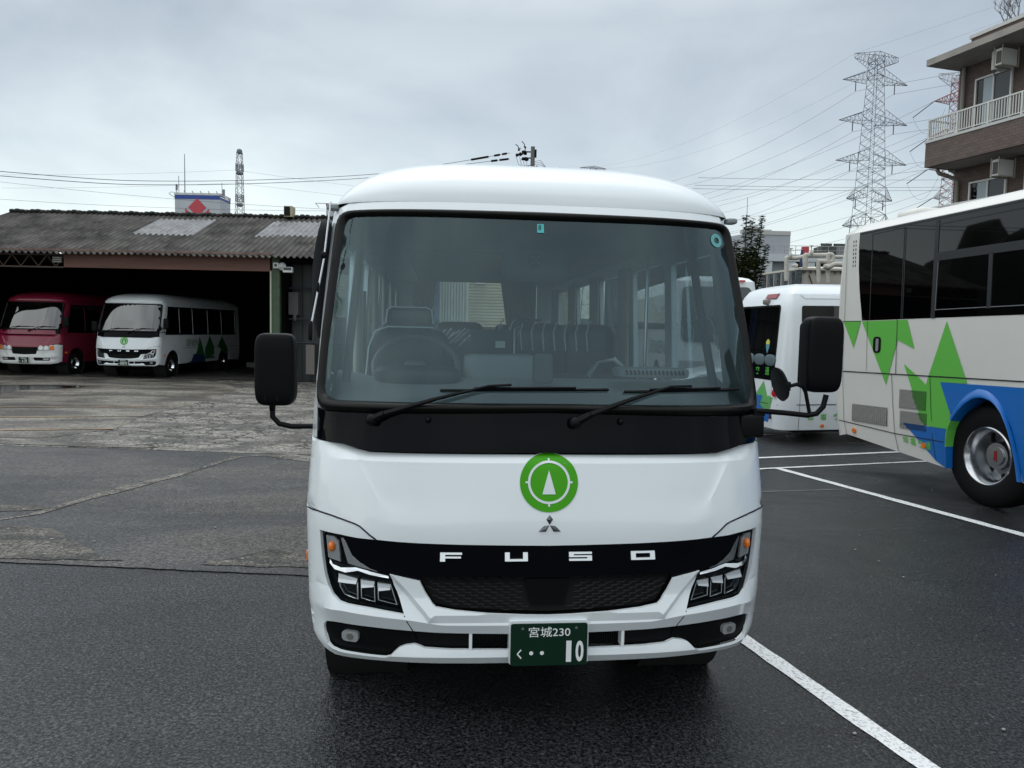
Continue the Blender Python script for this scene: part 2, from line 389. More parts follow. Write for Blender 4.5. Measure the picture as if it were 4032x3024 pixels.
def minibus(label, loc, rz, plate, group, new=True, paint=WHITE, low=WHITE, interior=True, logo=True, L=6.3, seats=True, extras=True):
    T = thing('minibus', label, 'minibus', loc, rz, group)
    S = lambda x, z, off=0.: Vc((x, F_(x, z), z))
    hs = [(.98, 1.006), (.92, .998), (.862, .985), (.816, .973), (.794, .964), (.772, .947), (.75, .929), (.725, .912), (.641, .907), (.533, .903), (.371, .899), (.153, .895)]
    bandb = [(1.0, 1.302), (.89, 1.297), (.833, 1.284), (.769, 1.272)]
    # hood panel
    if new: P = wedge(1.006, 1.302) + bandb[1:] + mir(bandb[1:]) + wedge(1.302, 1.006, sgn=-1) + mir(hs)[:] + hs[::-1]
    P2 = []
    right = wedge(1.008, 1.302) + bandb[1:]
    bottom = [(-x, z) for x, z in hs] + [(0, .893)] + hs[::-1]
    P = right + mir(right) + bottom
    ex = edgepts(1.01, 1.3)
    z = .985
    while z < 1.26:
        xl = .683 + (z - 1.016) * .6
        for s_ in (-1, 1): ex += [(s_ * (xl + d), z) for d in (-.08, -.04, -.02, -.008)]
        z += .018
    hl2 = [[(s_ * (.683 + (z - 1.016) * .6), z) for z in [.985 + .02 * k for k in range(14)]] for s_ in (-1, 1)] + [[(-.9 + .04 * k, 1.235) for k in range(46)]]
    m = MB(); m.patch(P, HOOD, 0, .012, step=.05, extra=ex, lines=hl2); m.build('hood', paint, T, sharp=25)
    # black band
    if new:
        P = [(W_(1.31) * .975, 1.306)] + [(.89, 1.301), (.833, 1.288), (.769, 1.276), (0, 1.279)]
        P = P + [(-x, z) for x, z in P[:-1]][::-1] + [(-W_(1.44) * .978, 1.44), (-.963, 1.428), (0, 1.446), (.963, 1.428), (W_(1.44) * .978, 1.44)]
        m = MB(); m.patch(P, FS, -.003, .012, step=.05, extra=edgepts(1.31, 1.44)); m.build('black_panel', BGLOSS, T, sharp=50)
    else:
        P = [(1.0, 1.306), (0, 1.306), (-1.0, 1.306), (-1.0, 1.44), (0, 1.446), (1.0, 1.44)]
        m = MB(); m.patch(P, FS, 0, .012, step=.05, extra=edgepts(1.31, 1.44)); m.build('cowl_panel', paint, T, sharp=50)
    # pillars and header around the windscreen
    fo = [(1.003, 1.31), (1.005, 1.44), (.995, 1.8), (.963, 2.26), (.955, 2.30), (.937, 2.326), (.90, 2.338), (0, 2.344)]
    outr = wedge(1.306, 2.365, 16)
    P = outr + [(.90, 2.378), (0, 2.386), (-.90, 2.378)] + [(-x, z) for x, z in outr][::-1] + [(-x, z) for x, z in fo] + fo[::-1][1:]
    m = MB(); m.patch(P, FS, 0, .03, step=.06, extra=edgepts(1.3, 2.36, .06)); m.build('windscreen_surround', paint, T, sharp=50)
    gi = [(0, 1.485), (.91, 1.482), (.945, 1.49), (.966, 1.505), (.975, 1.53), (.968, 1.7), (.922, 2.24), (.915, 2.275), (.90, 2.297), (.87, 2.305), (0, 2.302)]
    go = [(0, 1.446), (.955, 1.43), (.985, 1.436), (1.0, 1.46), (.992, 1.8), (.961, 2.265), (.952, 2.305), (.936, 2.326), (.90, 2.338), (0, 2.343)]
    GO = go + [(-x, z) for x, z in go[1:-1]][::-1]; GI = gi + [(-x, z) for x, z in gi[1:-1]][::-1]
    def rsamp(P, n):
        d = [0]; Q = P + [P[0]]
        for i in range(1, len(Q)): d.append(d[-1] + math.hypot(Q[i][0] - Q[i - 1][0], Q[i][1] - Q[i - 1][1]))
        return [(interp(k / n * d[-1], d, [p[0] for p in Q]), interp(k / n * d[-1], d, [p[1] for p in Q])) for k in range(n)]
    A_ = rsamp(GO, 220); B_ = []
    for p in A_:
        best = None
        for q_ in rsamp(GI, 900) if not B_ else BB_:
            d_ = (p[0] - q_[0]) ** 2 + (p[1] - q_[1]) ** 2
            if best is None or d_ < best[0]: best = (d_, q_)
        if not B_: BB_ = rsamp(GI, 900)
        B_.append(best[1])
    m = MB(); G = []
    for k in range(9):
        t = k / 8; G.append([FS(a[0] + (b[0] - a[0]) * t, a[1] + (b[1] - a[1]) * t, -.004 + .026 * sin(pi * t) ** .7) for a, b in zip(A_, B_)])
    m.grid([g_[::-1] for g_ in G], close=True); m.build('windscreen_seal', RUBBER, T, sharp=0)
    m = MB(); m.patch(GI, FS, -.002, .01, step=.06, back=False); g = m.build('windscreen', WGLASS if interior else MGLASS, T, sharp=0)
    if extras:
        st = MB(); st.patch([(-.03, 2.243), (.001, 2.243), (.001, 2.285), (-.03, 2.285)][::1], FS, .001, .002, step=.05); so = st.build('inspection_sticker', mat('teal_sticker', (.05, .42, .42), .5), g)
        text('sticker_number', '8', mat('ink', (.01, .03, .03), .6), so, (-.025, 2.255, -.011, 2.28), lambda a, b, h: FS(a, b, .003))
        rs = MB(); rs.patch(circ(.86, 2.248, .034, 24), FS, .001, .002, holes=[circ(.86, 2.248, .016, 12)], step=.02); rs.build('round_sticker', mat('pale_teal_sticker', (.10, .36, .36), .5), g)
    # bumper
    lampo = [(.97, .927), (.965, .861), (.957, .795), (.947, .74), (.93, .692), (.906, .662), (.871, .64), (.837, .633), (.748, .626), (.66, .615), (.599, .607)]
    lampi = [(.622, .667), (.647, .721), (.664, .771)]
    gr = [(.539, .746), (.514, .697), (.486, .656), (.47, .642), (.394, .629), (.257, .616), (.092, .608), (0, .606)]
    strip = [(.728, .9115), (.805, .914), (.872, .921)]
    bot = [(0, .385), (.307, .387), (.527, .389), (.692, .392), (.804, .39), (.90, .383), (.95, .40), (.985, .425)]
    opn = [(.0, .518), (.173, .520), (.365, .525), (.572, .531), (.747, .538), (.90, .538), (.938, .532), (.952, .515), (.954, .50), (.95, .475), (.929, .433), (.908, .42), (.873, .416), (.803, .416), (.70, .413), (.678, .414), (.658, .423), (.636, .446), (.62, .458), (.598, .466), (.56, .472), (.535, .465), (.517, .458), (.419, .453), (.171, .45), (0, .449)]
    OP = opn + [(-x, z) for x, z in opn[1:-1]][::-1]
    if new:
        rt = bot[1:] + wedge(.45, 1.003, 10) + hs[:8] + strip + lampo + lampi + gr[:-1]
        P = [(0, .385)] + rt + [(0, .606)] + [(-x, z) for x, z in rt][::-1]
        m = MB(); ex = edgepts(.42, 1.0)
        zf = lambda x: interp(abs(x), [0, .15, .447, .583, .86, 1.04], [.564, .564, .567, .587, .607, .589])
        xr = [-1.0 + .025 * k for k in range(81)]
        LN = [[(x, zf(x)) for x in xr], [(x, zf(x) + .10) for x in xr if abs(x) < .30 or abs(x) > .98], [(x, .425) for x in [-.96 + .024 * k for k in range(81)]]]
        for s_ in (-1, 1): LN += [[(s_ * (.50 + .16 * (z - .60) / .17 + d), z) for z in [.60 + .02 * k for k in range(10)]] for d in (.02, -.01)]
        m.patch(P, BUMP, 0, .015, holes=[OP], step=.035, extra=ex, lines=LN); m.build('bumper', low, T, sharp=22)
        # grille
        gt = [(0, .888)] + [(.153, .891), (.371, .895), (.533, .899), (.641, .903), (.725, .907), (.80, .912), (.868, .918), (.842, .882), (.812, .836), (.785, .81), (.747, .788), (.694, .772), (.664, .768), (.539, .743), (.531, .764)]
        P = gt + [(0, .762)] + [(-x, z) for x, z in gt[1:]][::-1]
        m = MB(); m.patch(P, FS, .004, .02, step=.05); gg = m.build('grille_panel', BGLOSS, T, sharp=45)
        P = [(0, .60), (.394, .62), (.48, .64), (.545, .745), (.535, .77), (0, .77)]; P = P + [(-x, z) for x, z in P[1:-1]][::-1]
        m = MB(); m.patch(P, FS, -.03, .01, step=.08); gl = m.build('lower_grille', DEEP, T)
        hx = {-1: MB(), 1: MB()}; zlim = lambda a: (interp(a, [0, .09, .257, .394, .47, .54], [.606, .608, .616, .629, .642, .75]), .76)
        row = 0; z = .617
        while z < .755:
            x = .05 + (.0 if row % 2 else .027)
            while x < .53:
                for s_ in (-1, 1):
                    pts = [(x - .022, z), (x + .004, z), (x + .018, z + .012), (x + .032, z + .012)]
                    ok = all(zlim(q[0])[0] + .004 < q[1] < zlim(q[0])[1] for q in pts) and all(q[0] > .075 + (.03 if q[1] > .64 else 0) for q in pts)
                    if ok: hx[s_].tube([FS(s_ * q[0], q[1], -.008) for q in pts], .0024, 4, cap=False)
                x += .054
            z += .0125; row += 1
        for s_ in (-1, 1): hx[s_].build('mesh', mat('grille_bar', (.003, .0033, .0036), .3, spec=.22), gl)
        m = MB(); m.patch([(-.075, .635), (.07, .635), (.095, .75), (-.10, .75)], FS, -.006, .01, step=.05); m.build('radar_cover', BSOFT, gl)
        # lettering
        def letter(nm, rects):
            q = MB()
            for (a, b, c, d) in rects: q.patch([(a, b), (c, b), (c, d), (a, d)], TILT(.85, .3), .014, .01, step=.03)
            return q.build(nm, mat('letter_chrome', (.75, .77, .79), .28, metal=.85), gg, sharp=30)
        z0, z1, tn = .833, .868, .0085
        letter('letter', [(-.457, z0, -.436, z1 - tn), (-.457, z1 - tn, -.367, z1), (-.436, z1 - .0225, -.371, z1 - .0155)])
        letter('letter', [(-.188, z0 + tn, -.168, z1), (-.112, z0 + tn, -.092, z1), (-.188, z0, -.092, z0 + tn)])
        letter('letter', [(.083, z1 - tn, .181, z1), (.083, z0 + .019, .103, z1 - tn), (.083, .5 * (z0 + z1) - .003, .181, .5 * (z0 + z1) + .0035), (.161, z0 + tn, .181, z0 + .014), (.083, z0, .181, z0 + tn)])
        letter('letter', [(.35, z0, .455, z0 + tn), (.35, z1 - tn, .455, z1), (.35, z0 + tn, .371, z1 - tn), (.434, z0 + tn, .455, z1 - tn)])
        # dark liner behind lamps, grille and intake so that no daylight shows through
        P = [(.0, .44), (.93, .41), (.99, .47), (.99, .93), (.0, .93)]; P = P + [(-x, z) for x, z in P[1:-1]][::-1]
        m = MB(); m.patch(P, FS, -.075, .01, step=.1); m.build('front_liner', DEEP, T)
        # fog panels, intake
        for s_ in (-1, 1):
            P = [(.565, .53), (.747, .540), (.92, .540), (.957, .52), (.956, .48), (.93, .43), (.90, .414), (.68, .41), (.655, .42), (.63, .45), (.60, .464), (.55, .47)]
            m = MB(); m.patch([(s_ * x, z) for x, z in P][::s_], FS, -.012, .01, step=.05); fp = m.build('fog_lamp_panel', BSOFT, T, sharp=60)
            m = MB(); m.patch([(s_ * x, z) for x, z in rrect(.797, .463, .868, .508, .016)][::s_], FS, .004, .02, step=.02); fl = m.build('fog_lamp', CLEARL, T, bevel=.003)
            m = MB(); m.patch([(s_ * x, z) for x, z in circ(.832, .4855, .014, 12)][::s_], FS, .008, .004, step=.02); m.build('fog_lamp_bulb', mat('dull_lens', (.12, .12, .12), .1), fl)
            m = MB(); m.patch([(s_ * x, z) for x, z in [(.319, .452), (.332, .452), (.332, .524), (.319, .524)]][::s_], FS, .012, .05, step=.03); m.build('intake_bar', low, T)
            m = MB(); m.patch([(s_ * x, z) for x, z in [(.335, .455), (.55, .462), (.562, .53), (.335, .525)]][::s_], FS, -.02, .01, step=.06); m.build('intake_side', BLACK, T)
        for s_ in (-1, 1):
            m = MB()
            for i in range(18): m.box((s_ * (.17 + i * .008), -.0, .487), (.003, .01, .07))
            m.box((s_ * .238, .006, .487), (.15, .006, .07)); m.build('radiator_fins', BLACK, T)
        # headlamps
        for s_ in (-1, 1):
            md = lambda q: [(s_ * x, z) for x, z in q][::s_]
            lo = [(.972, .929)] + lampo[1:] + lampi + [(.694, .775), (.749, .791), (.787, .813), (.815, .838), (.844, .885), (.869, .924)]
            m = MB(); m.patch(md(lo), FS, -.03, .01, step=.04); hl = m.build('headlamp', BGLOSS, T, sharp=60)
            m = MB(); m.patch(md([(.95, .905), (.915, .905), (.892, .886), (.884, .80), (.94, .81)]), FS, -.012, .01, step=.03); m.build('turn_signal_reflector', CLEARL, hl)
            m = MB(); m.sq(tuple(FS(s_ * .921, .862, -.008)), (.030, .03, .044), .8, 16, 8); m.build('turn_signal', AMBER, hl)
            m = MB(); m.patch(md([(.884, .90), (.872, .905), (.83, .835), (.79, .806), (.70, .782), (.72, .775), (.80, .79), (.846, .80)]), TILT(.83, .12), -.008, .012, step=.03); m.build('lamp_inner_trim', mat('smoked_chrome', (.35, .36, .38), .2, metal=1.), hl)
            m = MB(); m.patch(md([(.945, .80), (.92, .782), (.88, .775), (.804, .783), (.749, .771), (.672, .760), (.669, .752), (.748, .760), (.804, .771), (.855, .760), (.905, .766), (.937, .784)]), TILT(.76, .7), .0, .02, step=.02); m.build('chrome_trim', CHROME, hl, bevel=.002)
            for q, ci in (([(.892, .749), (.804, .737), (.798, .649), (.86, .664), (.883, .695)], 0), ([(.793, .735), (.732, .729), (.726, .644), (.787, .656)], 1), ([(.721, .727), (.663, .721), (.632, .637), (.715, .653)], 2)):
                cx = sum(p[0] for p in q) / len(q); cz = sum(p[1] for p in q) / len(q)
                inn = [(cx + (x - cx) * .88, cz + (z - cz) * .93) for x, z in q]
                m = MB(); m.patch(md(q), TILT(cz, .1), -.006, .02, holes=[md(inn)], step=.04); r1 = m.build('reflector', CHROME, hl)
                a, b = q[0], q[1]
                sh = [a, b, (b[0], b[1] - .018), (a[0] - .012, a[1] - .03)]
                m = MB(); m.patch(md(sh), TILT(a[1] - .01, .9), -.006, .012, step=.04); m.build('reflector_hood', mat('module_hood', (.36, .38, .40), .25, metal=.7), hl)
                m = MB(); m.patch(md([(cx + (x - cx) * .8, cz + (z - cz) * .8) for x, z in q]), FS, -.02, .004, step=.04); m.build('lamp_unit', mat('dark_mirror', (.03, .035, .04), .12, metal=1.), hl)
            m = MB(); m.patch(md(lo), FS, .002, .002, step=.04, back=False); m.build('lens', LCOVER, hl, sharp=0)
    else:
        P = [(0, .36), (.8, .37), (.96, .40)] + wedge(.45, .96, 8) + [(.9, .96), (.9, .80), (.46, .80), (.40, .66), (0, .65)]
        P = P + [(-x, z) for x, z in P[1:-1]][::-1]
        hl_ = [[(s_ * x, z) for x, z in rrect(.30, .47, .78, .575, .03)] for s_ in (-1, 1)]
        top = [(.98, 1.006), (.45, 1.0)]
        P = [(0, .36), (.8, .37), (.96, .40)] + wedge(.45, .965, 8) + [(.98, .99), (.9, .985), (.9, .80), (.42, .79), (.38, .68), (0, .66)]
        P = P + [(-x, z) for x, z in P[1:-1]][::-1]
        m = MB(); m.patch(P, BUMP, 0, .015, holes=hl_, step=.05, extra=edgepts(.42, 1.0)); m.build('bumper', low, T, sharp=45)
        P = [(0, .40), (.95, .43), (.98, .98), (0, .98)]; P = P + [(-x, z) for x, z in P[1:-1]][::-1]
        m = MB(); m.patch(P, FS, -.03, .01, step=.1); m.build('front_liner', DEEP, T)
        P = [(.0, .67), (.37, .685), (.42, .82), (.42, .885), (0, .88)]; P = P + [(-x, z) for x, z in P[1:-1]][::-1]
        m = MB()
        for i in range(7): m.box((0, -.03, .70 + i * .028), (.80, .012, .008))
        m.build('lower_grille', BLACK, T)
        for s_ in (-1, 1):
            md = lambda q: [(s_ * x, z) for x, z in q][::s_]
            m = MB(); m.patch(md(rrect(.43, .80, .90, .965, .02)), FS, -.008, .02, step=.05); hl = m.build('headlamp', CLEARL, T)
            for cx in (.52, .68):
                m = MB(); m.patch(md(circ(cx, .88, .07, 20)), FS, .0, .01, step=.04); m.build('reflector', mat('bright_reflector', (.8, .82, .84), .25, metal=.7), hl)
            m = MB(); m.patch(md(rrect(.79, .815, .895, .95, .02)), FS, .002, .01, step=.05); m.build('turn_signal', AMBER, hl)
            m = MB(); m.patch(md(rrect(.58, .49, .75, .55, .02)), FS, .0, .01, step=.05); m.build('fog_lamp', CLEARL, T)
    # logo
    if logo:
        Rl = .124; ox, oz = -.003, 1.157; md = lambda q: [(ox + x * Rl, oz + z * Rl) for x, z in q]
        m = MB(); m.patch(md(circ(0, 0, 1.02, 48)), HOOD, .0015, .003, step=.03); m.build('logo_edge', mat('logo_white', (.7, .75, .78), .4), T)
        m = MB(); m.patch(md(circ(0, 0, 1, 48)), HOOD, .003, .003, step=.03); lg = m.build('logo', GREEN, T)
        m = MB(); m.patch(md(circ(0, 0, .726, 48)), HOOD, .0045, .002, holes=[md(circ(0, 0, .646, 48))], step=.03)
        for a in range(4):
            c, s_ = cos(a * pi / 2), sin(a * pi / 2)
            m.patch(md([(c * x - s_ * z, s_ * x + c * z) for x, z in ((.72, -.03), (.81, -.03), (.81, .03), (.72, .03))]), HOOD, .0045, .002, step=.03)
        m.patch(md([(0, .40), (-.23, -.40), (.23, -.40)]), HOOD, .0045, .002, step=.03)
        m.build('logo_mark', mat('logo_white', (.7, .75, .78), .4), lg)
        m = MB()
        for P, tip in (([(0, 1.022), (-.0145, 1.0035), (0, .981), (.0145, 1.0035)], (0, 1.003)), ([(-.001, .979), (-.022, .977), (-.034, .968), (-.047, .953), (-.016, .953)], (-.022, .964)), ([(.001, .979), (.016, .953), (.047, .953), (.034, .968), (.022, .977)], (.022, .964))):
            b = [HOOD(x, z, .001) for x, z in P]; n = len(P)
            m.add(b + [HOOD(tip[0], tip[1], .014)], [(i, (i + 1) % n, n) for i in range(n)], False)
        m.build('maker_emblem', mat('dark_chrome', (.10, .105, .11), .15, metal=1.), T, sharp=10)
    # number plate
    y0 = -.1
    m = MB(); m.prism(rrect(-.168, .402, .168, .588, .012), lambda a, b, h: Vc((a, h, b)), y0 + .012, y0 + .07); pf = m.build('plate_holder', low, T)
    m = MB(); m.prism(rrect(-.160, .402, .160, .577, .008), lambda a, b, h: Vc((a, h, b)), y0, y0 + .008); pl = m.build('number_plate', PGREEN, T, bevel=.0015 if extras else 0)
    pf_ = lambda a, b, h: Vc((a, y0 - h, b))
    t1, t2 = plate
    text('plate_text', t1, WMARK, pl, (-.087, .523, .088, .567), pf_, bold=.004)
    if t2[0]: text('plate_text', t2[0], WMARK, pl, (-.135, .431, -.115, .473), pf_, bold=.03)
    for (bx, ch, ww) in t2[1]: text('plate_text', ch, WMARK, pl, (bx, .415, bx + ww, .506), pf_, bold=.03)
    for bx in t2[2]: m = MB(); m.patch(circ(bx, .455, .0085, 12), pf_, .002, .001, step=.02); m.build('plate_dot', WMARK, pl)
    for bx in (-.113, .113): m = MB(); m.patch(circ(bx, .561, .006, 10), pf_, .003, .002, step=.02); m.build('plate_bolt', STEEL, pl)
    # sides
    yE = lambda z: -.04 + .3 + interp(z, *PZ)
    wc = (1.0, 4.9) if extras else (1.0, 4.9)
    for s_ in (-1, 1):
        SD = lambda y, z, off=0.: Vc((s_ * (W_(z) + off), y, z))
        arch = lambda c: [(c + .47, .40)] + [(c + .47 * cos(a * pi / 12), .40 + .47 * sin(a * pi / 12)) for a in range(1, 12)] + [(c - .47, .40)]
        bottom = [(L, .36)] + arch(wc[1])[0:] + arch(wc[0])[0:] + [(yE(.42), .42)]
        top = [(yE(.42 + (2.375 - .42) * i / 20), .42 + (2.375 - .42) * i / 20) for i in range(1, 21)]
        P = (bottom + top + [(L, 2.375)])
        wins = [[(.62, 1.42), (1.52, 1.42), (1.52, 2.22), (.84, 2.22)], rrect(1.66, 1.36, 2.45, 2.24, .05), rrect(2.6, 1.36, 3.6, 2.24, .05), rrect(3.72, 1.36, 4.72, 2.24, .05), rrect(4.84, 1.36, 5.95, 2.24, .05)]
        q = 1 if s_ < 0 else -1
        m = MB(); m.patch(P[::q], SD, 0, .03, holes=wins, step=.16); sp = m.build('side_panel', paint if not new and False else paint, T, sharp=40)
        m = MB()
        for wi in wins: m.patch(wi[::q], SD, -.012, .004, step=.3, back=False)
        m.build('side_glass', SGLASS if interior else DGLASS, sp, sharp=0)
        m = MB()
        fr = [(.55, 1.36), (6.02, 1.34), (6.02, 2.27), (.79, 2.27)]
        m.patch(fr[::q], SD, .003, .006, holes=wins, step=.2)
        if not (extras): m.build('window_band', BGLOSS, sp)
        else:
            m.build('window_band', BLACK, sp)
        cc = mat('wheel_well', (.004, .004, .004), .9)
        for c in wc: m = MB(); m.lathe([(.472, 0), (.472, .4)], 24, Mx.Translation((s_ * (1.01) if s_ < 0 else s_ * .61, c, .40))); m.build('wheel_well', cc, sp)
        for i_, c in enumerate(wc): wheel('wheel', TYRE, T, (s_ * (.985 if extras else .985), c, .37), s_, .37, .21, .21, .10, turn=0)
        m = MB(); m.b2((s_ * 1.035, .62 if False else .40, .70), (s_ * 1.075, .47, .755)); m.build('side_marker', AMBER, T, bevel=.008 if extras else 0)
        if not extras and new:
            GD = mat('livery_dark_green', (.02, .14, .03), .35); BD = mat('livery_dark_blue', (.006, .04, .12), .35)
            m = MB()
            for P in ([(2.9, 1.3), (3.3, .6), (3.0, .5), (2.5, .5), (2.75, .9)], [(3.3, .85), (3.7, 1.32), (4.0, .95), (4.1, .5), (3.3, .5)], [(4.3, .9), (4.7, 1.3), (5.2, .8), (5.3, .5), (4.3, .95)]): m.patch(P[::-q] if False else P[::q], SD, .004, .003, step=.3)
            m.build('livery_graphic', GD, sp)
            m = MB(); m.patch([(2.0, .40), (2.3, .45), (2.45, .7), (3.3, .66), (3.4, .40)][::q], SD, .006, .003, step=.3); m.build('livery_graphic', BD, sp)
            text('side_lettering', 'SENEN', GD, sp, (1.9, .98, 2.75, 1.2) if s_ > 0 else (2.75, .98, 1.9, 1.2), lambda a, b, h: SD(a, b, .006))
        m = MB(); m.patch(ribbon([(1.6, .92), (L, .92)], .008)[::q], SD, .003, .004, step=.5); m.build('seam', SEAM, sp)
    # rear wall
    RW = lambda x, z, off=0.: Vc((x, L + off, z))
    P = [(-1.0, .36), (-1.04, 1.0), (-.985, 2.375), (-.985, 2.40), (0, 2.5), (.985, 2.40), (.985, 2.375), (1.04, 1.0), (1.0, .36)]
    m = MB(); m.patch(P, RW, 0, .03, holes=[rrect(-.76, 1.5, .76, 2.385, .08)], step=.25); rw = m.build('rear_panel', paint, T)
    m = MB(); m.patch(rrect(-.76, 1.5, .76, 2.385, .08), RW, -.01, .004, step=.5, back=False); m.build('rear_glass', SGLASS if interior else DGLASS, rw, sharp=0)
    # roof
    def roof(off):
        G = []; ss = [-1 + 2 * i / 44 for i in range(45)]; ss = [sin(s_ * pi / 2) for s_ in ss]
        for j in range(41):
            row = []
            for s_ in ss:
                z0 = 2.378
                xw = W_(z0) - .022 + .03 * min(1, j / 20)
                y0_ = F_(min(abs(s_), .999) * .97 * W_(z0), z0)
                if j <= 20: t = (j / 20) ** 1.8; y = y0_ + (1.5 - y0_) * t; hh = (1 - (1 - t) ** 2.6) ** .45
                elif j <= 30: y = 1.5 + (L - .6 - 1.5) * (j - 20) / 10; hh = 1
                else: t = (j - 30) / 10; y = L - .6 + .6 * sin(t * pi / 2); hh = cos(t * pi / 2) ** .6 if t < 1 else 0
                row.append(Vc((s_ * (xw - off), y - (off if j > 20 else -off), z0 - off * .5 + (.305 - off) * hh * (1 - abs(s_) ** 4.0) ** .5)))
            G.append(row)
        return G
    m = MB(); m.grid(roof(0)); rf = m.build('roof', paint, T, sharp=0)
    m = MB(); m.grid([r_[::-1] for r_ in roof(.04)]); m.build('headliner', mat('headliner_cloth', (.12, .125, .13), .9), rf, sharp=0)
    m = MB()
    for s_ in (-1, 1): m.tube([(s_ * (W_(2.37) + .012), .72 + i * (L - .8) / 6, 2.374) for i in range(7)], .012, 6)
    m.build('gutter', paint, rf)
    # floor, chassis
    m = MB(); m.b2((-.98, .55, .62), (.98, L - .05, .66)); m.b2((-.55, .3, .32), (.55, L - .2, .60)); m.b2((-.8, .9, .34), (.8, 1.05, .44)); m.b2((-.8, 4.8, .34), (.8, 5.0, .44)); m.build('chassis', DEEP, T)
    # wipers
    def wiper(piv, a, b, tip, b0, b1, bz):
        m = MB(); p = [FS(*piv, .028), FS(*a, .038), FS(*b, .034), FS(*tip, .03)]
        m.sq(tuple(FS(piv[0], piv[1], .025)), (.05, .05, .05), .8, 16, 8)
        m.tube([p[0], p[1]], [.02, .014], 8); m.tube([p[1], FS((a[0] * .5 + b[0] * .5), (a[1] * .5 + b[1] * .5) + .002, .04), p[2]], [.014, .009, .006], 6); m.tube([p[2], p[3]], .006, 6)
        wa = m.build('wiper', BLACK, T)
        m = MB(); n = 9
        for k in range(n):
            pass
        m.tube([FS(b0 + (b1 - b0) * k / n, bz[0] + (bz[1] - bz[0]) * k / n, .012) for k in range(n + 1)], .006, 5)
        m.tube([FS(b0 + (b1 - b0) * (.2 + .6 * k / n), bz[0] + (bz[1] - bz[0]) * (.2 + .6 * k / n) + .006, .022) for k in range(n + 1)], .005, 5)
        m.build('wiper_blade', BLACK, wa)
        m = MB(); m.sq(tuple(FS(piv[0] + .23 if piv[0] < 0 else piv[0] + .203, 1.412, .006)), (.026, .03, .03), 1, 12, 8); m.build('washer_nozzle', BLACK, T)
    wiper((-.745, 1.404), (-.69, 1.43), (-.26, 1.546), (-.165, 1.553), -.466, .26, (1.531, 1.543))
    wiper((.106, 1.405), (.17, 1.437), (.532, 1.552), (.63, 1.556), .329, .885, (1.535, 1.546))
    # mirrors
    m = MB(); m.tube([(-1.03, .45, 1.33), (-1.15, .45, 1.328), (-1.205, .45, 1.34), (-1.235, .45, 1.372), (-1.236, .45, 1.44)], .0125, 10)
    m.build('mirror_arm', BLACK, T)
    m = MB(); m.sq((-1.222, .47, 1.592), (.185, .115, .335), .36, 40, 24, tilt=.0); m.tube([(-1.236, .45, 1.40), (-1.236, .45, 1.45)], [.013, .018], 10); mh = m.build('wing_mirror', BSOFT, T, sharp=0)
    m = MB(); m.patch(ribbon([(-1.262, 1.448), (-1.262, 1.478), (-1.255, 1.484), (-1.215, 1.484), (-1.208, 1.478), (-1.208, 1.45)], .0018), lambda a, b, h=0.: Vc((a, .4145 - h, b)), 0, .004, step=.05, back=False); m.build('housing_seam', SEAM, mh)
    m = MB(); m.patch(rrect(-1.30, 1.44, -1.145, 1.745, .03), lambda a, b, h: Vc((a, .529 + h, b)), 0, .002, step=.1); m.build('mirror_glass', CHROME, mh)
    m = MB(); m.tube([(.97, .17, 1.452), (1.10, .15, 1.445), (1.205, .15, 1.435), (1.25, .15, 1.443), (1.28, .15, 1.475), (1.292, .15, 1.53)], .0125, 10)
    m.tube([(1.217, .15, 1.44), (1.193, .15, 1.54), (1.178, .15, 1.565), (1.15, .15, 1.576), (1.108, .15, 1.566)], .009, 8)
    m.build('mirror_arm', BLACK, T)
    m = MB(); m.sq((1.268, .17, 1.713), (.17, .12, .345), .36, 40, 24, tilt=.0); mh = m.build('wing_mirror', BSOFT, T, sharp=0)
    m = MB(); m.patch(rrect(1.19, 1.56, 1.345, 1.865, .03), lambda a, b, h: Vc((a, .231 + h, b)), 0, .002, step=.1); m.build('mirror_glass', CHROME, mh)
    Mc = Mx.Translation((1.078, .155, 1.578)) @ Mx.Rotation(R(-15), 4, 'Y') @ Mx.Rotation(R(0), 4, 'Z')
    m = MB(); m.lathe([(.001, .018), (.045, .014), (.075, .0), (.08, -.012), (.001, -.014)], 28, Mc); m.box((1.104, .155, 1.567), (.025, .03, .04)); m.build('convex_mirror', BLACK, T)
    m = MB(); m.sq((.948, .19, 1.382), (.115, .09, .105), .25, 24, 12); m.box((.985, .18, 1.443), (.05, .04, .03)); m.build('mirror_bracket', BLACK, T)
    if extras:
        # rain visor, aerial, roof corner nubs
        m = MB(); m.grid([[Vc((-.995 - o * .072 * sin(pi * (.12 + .8 * k / 10)) ** .6, .60 - .12 * o + (.06 * k / 10), 1.74 + .56 * k / 10)) for o in (0, .5, 1)] for k in range(11)]); m.build('rain_visor', mat('smoked_plastic', (.012, .012, .014), .12), T)
        m = MB(); m.tube([(-1.045, .35, 1.80), (-1.0, .42, 2.10), (-.978, .48, 2.37)], .0042, 6); ae = m.build('aerial', STEEL, T); m = MB(); m.sq((-1.047, .35, 1.775), (.022, .03, .09), .5, 10, 8); m.build('aerial_clamp', BLACK, ae); m = MB(); m.sq((-1.0, .42, 2.12), (.03, .024, .03), .6, 10, 8); m.build('aerial_clamp', BLACK, ae); m = MB(); m.sq((-1.02, .385, 1.97), (.013, .013, .05), .6, 8, 6); m.build('aerial_clamp', BLACK, ae)
        m = MB(); m.sq((-.985, .62, 2.365), (.06, .07, .03), .6, 16, 8); m.sq((.99, .62, 2.365), (.06, .07, .03), .6, 16, 8); m.build('roof_corner_cap', GINT, T)
